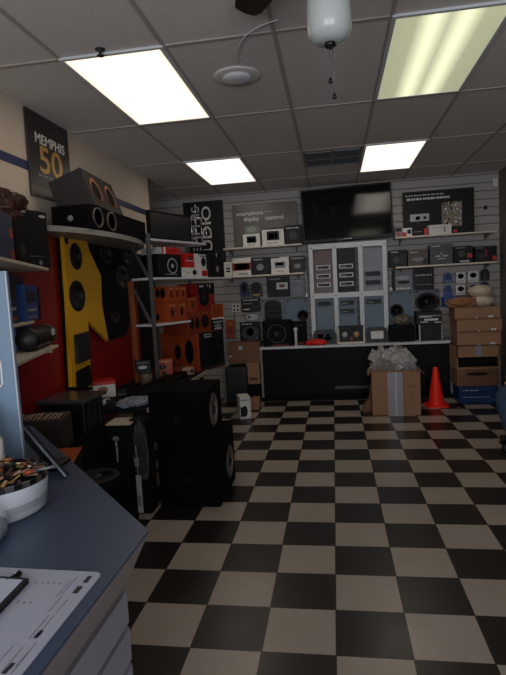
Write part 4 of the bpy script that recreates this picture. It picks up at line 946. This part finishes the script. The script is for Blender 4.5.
# ================================================================== NEAR COUNTER
KZ = 1.0
KT = mat('counter_laminate', '38475e', .38, var=.35, scale=160)  # slate blue laminate, with the bluish daylight tint put into its colour too
FASC = mat('fascia_grey', '8d8484', .5, var=.06)
SLW = mat('counter_slat', '8c8a94', .5, var=.05)
P = [(-.352, -3.2), (-.352, -1.016), (-.81, -.512), (-1.15, -.14), (-2.0, -.14), (-2.0, -3.2)]
t = thing('sales_counter', 'slate blue topped sales counter with grey slatted front, foreground left', 'counter', (0, 0, 0))
MB().prism(P, KZ-.005, KZ, KT).build('worktop', t)
Pb = [(-.44, -3.1), (-.44, -.95-.0), (-.87, -.50), (-1.2, -.24), (-1.95, -.24), (-1.95, -3.1)]
f = MB(); n = len(P)
vs = [(x, y, KZ-.005) for x, y in P]+[(x, y, KZ-.16) for x, y in Pb]
fs = [(i, (i+1) % n, n+(i+1) % n, n+i) for i in range(n)]; fs.append(list(range(n))); fs.append(list(range(n, 2*n))[::-1])
f.add(vs, fs, FASC); f.build('fascia', t)
f = MB(); z = KZ-.16
Pi = [(x+(-.012 if x > -.5 else 0), y-.0) for x, y in Pb]
Pi = [(-.48, -3.1), (-.48, -.97), (-.89, -.53), (-1.2, -.27), (-1.94, -.25), (-1.94, -3.1)]
f.prism(Pi, 0, KZ-.16, BLKM)
while z > .03:
    f.prism(Pb, max(0, z-.088), z-.015, SLW); z -= .088
f.build('slatted_body', t)
MB().tube([(-.385, -1.05, .955), (-.383, -1.065, .95), (-.40, -1.07, .93), (-.398, -1.085, .925), (-.412, -1.105, .905)], [.001, .004, .002, .003, .001], BLK, 6).build('scuff_crack', t)

# mat
m0 = [hitz(*p, KZ+.001) for p in [(103, 573), (0, 568), (22, 675)]]
c = m0[0]; ux = (m0[1]-m0[0]).normalized(); uy = (m0[2]-m0[0]).normalized()
MATM = mat('counter_mat_white', 'a9afc0', .35, var=.02)  # white mat, cool daylight tint put into the colour
A0 = m0[0]; A1 = A0+ux*.62; A3 = A0+uy*.75; A2 = A1+uy*.75
def rc(p, a, b, r=.012): return [(p+a*r).to_tuple()[:2], (p+a*r*.3+b*r*.3).to_tuple()[:2], (p+b*r).to_tuple()[:2]]
pts = rc(A0, uy, ux)+[A1.to_tuple()[:2], A2.to_tuple()[:2], A3.to_tuple()[:2]]
mb = MB().prism(pts, KZ+.0005, KZ+.0025, MATM)
# print marks: local axes a = along ux, b = along uy
INK = mat('mat_ink', '20222c', .5); INK2 = mat('mat_ink_pale', '8b8f9e', .5)
def mk(px, py, ln, wd, m, ang=0.):
    q = hitz(px, py, KZ+.0025); d = (uy*math.cos(ang)+ux*math.sin(ang)); e = Vector((-d.y, d.x, 0))
    mb.prism([tuple((q+d*s*ln/2+e*k*wd/2).xy) for s, k in ((-1, -1), (1, -1), (1, 1), (-1, 1))], KZ+.0024, KZ+.0032, m)
mk(87.5, 579.5, .020, .008, INK); mk(77.5, 590, .020, .009, INK)
for (px, py, ln) in ((70, 585, .05), (64, 588, .05), (55, 604, .045), (62, 606, .035), (39, 627, .055), (46, 625, .045), (20, 663, .04), (5, 655, .04), (12, 660, .05), (26, 655, .05)): mk(px, py, ln, .0016, INK2)
for (px, py) in ((36, 583), (42, 583), (48, 583.3), (54, 583.6), (60, 584), (18, 602), (24, 603), (30, 603)): mk(px, py, .006, .004, INK2)
for (px, py) in ((40, 633), (37, 636), (11, 666), (6, 671)): mk(px, py, .010, .006, INK)
o = mb.build('counter_mat'); tag(o, 'white printed counter mat with rounded corner on the near counter', 'mat')
# tablet on mat
q = [hitz(*p, KZ+.003) for p in [(29, 583), (0, 581), (0, 614)]]
u = (q[1]-q[0]).normalized(); v = (q[2]-q[0]).normalized()
t = thing('tablet', 'white screened tablet with black rim lying on the counter mat', 'tablet', q[0])
def quad(a, b, o_=0., s=0.): return [tuple((u*x+v*y).xy) for x, y in ((s, s), (a-s, s), (a-s, b-s), (s, b-s))]
MB().prism(quad(.20, .26), 0, .009, PLAS).build('case', t)
MB().prism(quad(.20, .26, s=.007), .009, .0095, mat('tablet_white', 'b9bfcc', .15)).build('screen', t)
q = [hitz(*p, KZ+.008) for p in [(20, 573), (4, 584)]]
t = thing('pen', 'black pen lying on the mat above the tablet', 'pen', (0, 0, 0))
MB().tube([q[0], q[0]+(q[1]-q[0])*.8, q[1]], [.005, .005, .003], PLAS, 10).build('barrel', t); MB().tube([q[0]+Vector((0, 0, .005)), q[0]+(q[1]-q[0])*.35+Vector((0, 0, .006))], .0015, CHROME, 6).build('clip', t)

# tub with pens
tc = hitz(6, 510, KZ); tc = Vector((-.755, -.93, KZ)); tr = .118
e = hitz(44, 500, KZ)
t = thing('plastic_tub', 'white round tub with chequered rim full of odds and ends', 'tub', tc)
MB().lathe([(tr*.86, 0), (tr*.93, .006), (tr, .072), (tr, .078), (tr*.97, .078), (tr*.96, .02), (tr*.5, .012)], mat('tub_white', 'c9ced6', .35), n=40).build('tub_body', t)
g = MB()
for i in range(40):
    a0 = 2*math.pi*i/40; a1 = a0+2*math.pi/40; r1 = tr+.002; r0 = tr*.98
    g.add([(r*math.cos(a), r*math.sin(a), z) for z in (.074, .087) for r in (r0, r1) for a in (a0, a1)], [(0, 1, 3, 2), (4, 6, 7, 5), (0, 2, 6, 4), (1, 5, 7, 3), (2, 3, 7, 6), (0, 4, 5, 1)], (BLK, CHROME)[i % 2])
g.build('chequered_rim', t)
g = MB(); q = random.Random(5)
for i in range(110):
    a = q.random()*6.28; r = tr*.9*math.sqrt(q.random()); m = q.choice([GOLD, CHROME, CHAR, BROWN, PLAS, WOOD, CARD])
    M = TR(r*math.cos(a), r*math.sin(a), .076+q.random()*.02) @ RZ(q.random()*6) @ RX(q.uniform(-.5, .5)) @ RY(q.uniform(-.5, .5))
    g.box(-.012, -.004, -.002, .012, .004, .002, m, M, b=.001)
g.lathe([(tr*.95, .05), (tr*.95, .076)], BLKM, n=24)
o = g.build('loose_parts', None, tc); tag(o, 'jumble of screws and small metal parts inside the white tub', 'small parts', kind='stuff')
a = Vector((tc.x+.075, tc.y+.0, KZ+.09)); b = hity(56, 466, tc.y+.03)
t = thing('screwdriver', 'small driver with an orange end sticking out of the tub', 'tool', (0, 0, 0))
MB().tube([a, a+(b-a)*.35], .005, ORG, 10).build('handle', t); MB().tube([a+(b-a)*.35, a+(b-a)*.7, b], [.004, .003, .005], STEEL, 10).build('shaft', t)
# clear jar with red top at edge
q = Vector((-.70, -1.085, KZ))
t = thing('glass_jar', 'clear rounded jar with dark base and red top at the left edge', 'jar', q)
JG = mat('jar_glass', 'c8d2de', .05, alpha=.35, coat=.5)
MB().lathe([(.05, 0), (.062, .008), (.068, .03), (.06, .06), (.04, .08), (.026, .088)], JG, n=32).build('glass', t)
MB().lathe([(.048, .003), (.058, .010), (.062, .028), (.01, .029)], mat('jar_fill', '182036', .3), n=28).build('contents', t)
MB().lathe([(.028, .088), (.03, .09), (.03, .108), (.02, .115), (.002, .117)], mat('red_cap', 'b81830', .3), n=24).build('red_cap', t)

# tablet stand seen from its edge
t = thing('tablet_stand', 'thin tablet tilted on a stand behind the white tub', 'tablet', (0, 0, 0))
A = hitz(68, 477, KZ+.004); B = hity(26, 427, -.60)
bx = Vector((-.10, .08, 0))
N = (B-A).cross(bx).normalized()*.006
def slab(a, b, c, d, n, m):
    vs = [a-n, b-n, c-n, d-n, a+n, b+n, c+n, d+n]
    return MB().add(vs, [(3, 2, 1, 0), (4, 5, 6, 7), (0, 1, 5, 4), (1, 2, 6, 5), (2, 3, 7, 6), (3, 0, 4, 7)], m)
slab(A+Vector((0,0,.004)), B, B+bx, A+bx+Vector((0,0,.004)), N, PLAS).build('tablet_body', t)
MB().tube([A+N+Vector((0,0,.004)), (A+B)/2+N, B+N], .0035, mat('tablet_edge', '8492a4', .3, metal=.4), 8).build('metal_edge', t)
MB().box(-.05, -.05, 0, .05, .05, .012, PLAS, TR(A.x-.12, A.y+.1, KZ), b=.003).build('stand_base', t)
MB().tube([(A.x-.12, A.y+.1, KZ+.01), tuple((A+B+bx)/2)], .006, PLAS, 8).build('stand_arm', t)
# translucent blue board
base = hitz(27, 474, KZ); tp = hity(7, 271, base.y)
BB = mat('acrylic_board', '6d8398', .22, var=.08, scale=3, coat=.3)
t = thing('acrylic_board', 'upright pale blue acrylic board standing on the counter left edge', 'board', (0, 0, 0))
w_ = .42
pts = [(base.x, KZ), (tp.x, tp.z), (tp.x-w_, tp.z+.015), (base.x-w_, KZ)]
MB().prism(pts, -base.y-.004, -base.y+.004, BB, RX(R(90))).build('board', t)
MB().prism([(base.x, KZ), (tp.x, tp.z), (tp.x-.004, tp.z), (base.x-.004, KZ)], -base.y+.004, -base.y+.0065, LGREY, RX(R(90))).build('edge_strip', t)
q0 = hity(0, 360, base.y); q1 = hity(4.5, 386, base.y); fr = MB()
x0, x1, z0, z1 = q1.x-.06, q1.x, q1.z, q0.z
for r_ in ((x0, z0, x1, z0+.003), (x0, z1-.003, x1, z1), (x0, z0, x0+.003, z1), (x1-.003, z0, x1, z1)): fr.box(r_[0], base.y-.0065, r_[1], r_[2], base.y-.004, r_[3], WHT)
fr.build('printed_frame', t)
MB().box(base.x-w_+.02, base.y-.06, KZ, base.x-.02, base.y+.06, KZ+.01, PLAS, b=.002).build('foot', t)
# cable coil
t = thing('cable_coil', 'black coiled cables in front of the acrylic board', 'cable', (base.x-.10, base.y-.07, KZ+.011))
for i in range(9):
    g = MB(); r = .05+.008*(i % 5); pts = []
    for k in range(33):
        a = 2*math.pi*k/32; pts.append((-.02+r*.9*math.cos(a)+.012*math.sin(i*2), -.02+.005*i*.8-.02+.01*math.sin(a*2+i), .085+r*1.45*math.sin(a)+.004*i-.085+.085))
    pts = [(x, y, max(.007, z)) for x, y, z in pts]
    g.tube(pts, .0065, PLAS, 7); g.build('loop', t)
t2 = hity(1, 470, -.80)
t = thing('spray_bottle', 'white bottle with blue mark at the left edge behind tub', 'bottle', (t2.x-.022, -.80, KZ))
MB().lathe([(.028, 0), (.03, .01), (.03, .13), (.014, .155), (.014, .165)], WHT, n=24).build('bottle_body', t)
MB().lathe([(.016, .165), (.016, .19), (.012, .193)], BLUE, n=20).build('cap', t)
MB().lathe([(.0305, .05), (.0305, .075)], BLUE, n=24).build('label_band', t)

# ================================================================== PERSON (mostly beyond the right edge)
def skin_mesh(name, joints, edges, m, parent, sub=2, root=0):
    me = bpy.data.meshes.new(name); me.from_pydata([j[0] for j in joints], edges, []); me.update()
    o = bpy.data.objects.new(name, me); COL.objects.link(o); o.parent = parent
    sk = o.modifiers.new('s', 'SKIN'); sk.use_smooth_shade = True
    lay = me.skin_vertices[0].data if me.skin_vertices else None
    if lay is None:
        bpy.context.view_layer.objects.active = o
        bpy.ops.object.modifier_add(type='SKIN'); o.modifiers.remove(o.modifiers[-1]); lay = me.skin_vertices[0].data
    for i, j in enumerate(joints): lay[i].radius = (j[1], j[2] if len(j) > 2 else j[1]); lay[i].use_root = (i == root)
    s = o.modifiers.new('ss', 'SUBSURF'); s.levels = sub; s.render_levels = sub
    me.materials.append(m); return o
t = thing('person', 'person in blue jeans seated at the right edge, hand on knee', 'person', (0, 0, 0))
PX, PY = 2.0, 2.72   # hips
J = [((PX-.02, PY, .58), .13, .16), ((PX, PY, .82), .125, .16), ((PX, PY, 1.0), .12, .17), ((PX-.0, PY, 1.10), .06), ((PX-.01, PY, 1.16), .055), ((PX-.03, PY, 1.25), .095, .08), ((PX-.03, PY, 1.33), .085, .075),
     ((PX-.05, PY-.1, .54), .09), ((1.41, PY-.13, .53), .068), ((1.455, PY-.13, .30), .052), ((1.53, PY-.13, .09), .036), ((1.49, PY-.13, .045), .033),
     ((PX-.05, PY+.1, .54), .09), ((1.55, PY+.16, .53), .06), ((1.57, PY+.16, .30), .05), ((1.6, PY+.16, .09), .036), ((1.56, PY+.16, .045), .033),
     ((PX, PY-.2, 1.03), .06), ((PX-.08, PY-.24, .78), .045), ((PX-.32, PY-.16, .69), .032), ((1.54, PY-.13, .635), .026),
     ((PX, PY+.2, 1.03), .06), ((PX-.08, PY+.24, .78), .045), ((PX-.30, PY+.2, .69), .032), ((1.64, PY+.16, .64), .026)]
E_ = [(0, 1), (1, 2), (2, 3), (3, 4), (4, 5), (5, 6), (0, 7), (7, 8), (8, 9), (9, 10), (10, 11), (0, 12), (12, 13), (13, 14), (14, 15), (15, 16), (2, 17), (17, 18), (18, 19), (19, 20), (2, 21), (21, 22), (22, 23), (23, 24)]
skin_mesh('body', J, E_, SKIN, t)
skin_mesh('jeans', [((PX-.02, PY, .58), .15, .18)]+[(J[i][0], J[i][1]+.016) for i in (7, 8, 9)]+[((1.525, PY-.13, .13), .06)]+[(J[i][0], J[i][1]+.016) for i in (12, 13, 14)]+[((1.59, PY+.16, .13), .06)], [(0, 1), (1, 2), (2, 3), (3, 4), (0, 5), (5, 6), (6, 7), (7, 8)], DENIM, t)
skin_mesh('shirt', [((PX-.01, PY, .70), .155, .185), ((PX, PY, .85), .14, .175), ((PX, PY, 1.02), .13, .18), ((PX, PY, 1.09), .075), ((PX, PY-.2, 1.03), .075), ((PX-.08, PY-.24, .80), .06), ((PX, PY+.2, 1.03), .075), ((PX-.08, PY+.24, .80), .06)], [(0, 1), (1, 2), (2, 3), (2, 4), (4, 5), (2, 6), (6, 7)], SHIRT, t)
for sy, xk in ((-.13, 1.54), (.16, 1.64)):
    g = 0
    for k in range(4):
        yy = PY+sy-.03+k*.02; L_ = (.065, .075, .07, .055)[k]
        skin_mesh('finger', [((xk-.0, yy, .64), .010), ((xk-.05, yy, .637), .009), ((xk-.05-L_*.5, yy, .622), .0085), ((xk-.05-L_*.85, yy, .60), .007)], [(0, 1), (1, 2), (2, 3)], SKIN, t, 1)
    skin_mesh('thumb', [((xk-.0, PY+sy-.02, .635), .012), ((xk-.03, PY+sy-.05, .625), .010), ((xk-.06, PY+sy-.06, .612), .008)], [(0, 1), (1, 2)], SKIN, t, 1)
for xx, sy in ((1.53, -.13), (1.6, .16)):
    xx += .05; sh = MB().box(-.17, -.045, .012, .05, .045, .075, PLAS, TR(xx, PY+sy, 0), b=.025); sh.box(-.175, -.048, 0, .055, .048, .014, RUBBER, TR(xx, PY+sy, 0), b=.005); sh.build('shoe', t)
hm = MB().lathe([(.02, .11), (.06, .1), (.088, .06), (.095, .01), (.09, -.03)], HAIR, TR(PX-.015, PY, 1.32), 24); hm.build('hair', t)
fc = MB()
for s in (-1, 1): fc.lathe([(.011, 0), (.009, .006), (.001, .008)], WHT, TR(PX-.122, PY+s*.032, 1.28) @ RY(R(-90)), 12); fc.lathe([(.005, .006), (.004, .009)], BLK, TR(PX-.122, PY+s*.032, 1.28) @ RY(R(-90)), 10)
fc.build('eyes', t)
MB().prism([(-.012, 0), (.012, 0), (.004, .04), (-.004, .04)], 0, .022, SKIN, TR(PX-.12, PY, 1.235) @ RY(R(-90)) @ RZ(R(90)) @ RX(R(0))).build('nose', t)
MB().box(-.003, -.022, -.003, .003, .022, .003, DRED, TR(PX-.122, PY, 1.215), b=.001).build('mouth', t)
t = thing('stool', 'black padded stool under the seated person', 'stool', (PX, PY, 0))
MB().lathe([(.17, .38), (.185, .39), (.185, .43), (.17, .44)], PLAS, n=28).build('seat', t)
for k in range(4):
    a = k*math.pi/2+.78; MB().tube([(.13*math.cos(a), .13*math.sin(a), .38), (.16*math.cos(a), .16*math.sin(a), 0)], .012, STEEL, 8).build('leg', t)

# ================================================================== camera and view
cam = bpy.data.cameras.new('camera'); co = bpy.data.objects.new('camera', cam); COL.objects.link(co)
M = Matrix((( CR.x, CU.x, -CF.x, CAM.x), (CR.y, CU.y, -CF.y, CAM.y), (CR.z, CU.z, -CF.z, CAM.z), (0, 0, 0, 1)))
co.matrix_world = M
cam.sensor_fit = 'VERTICAL'; cam.sensor_height = 24; cam.lens = FPX/675*24; cam.clip_start = .02
SC.camera = co
SC.view_settings.view_transform = 'Standard'; SC.view_settings.look = 'None'; SC.view_settings.gamma = 1
SC.view_settings.exposure = -.95
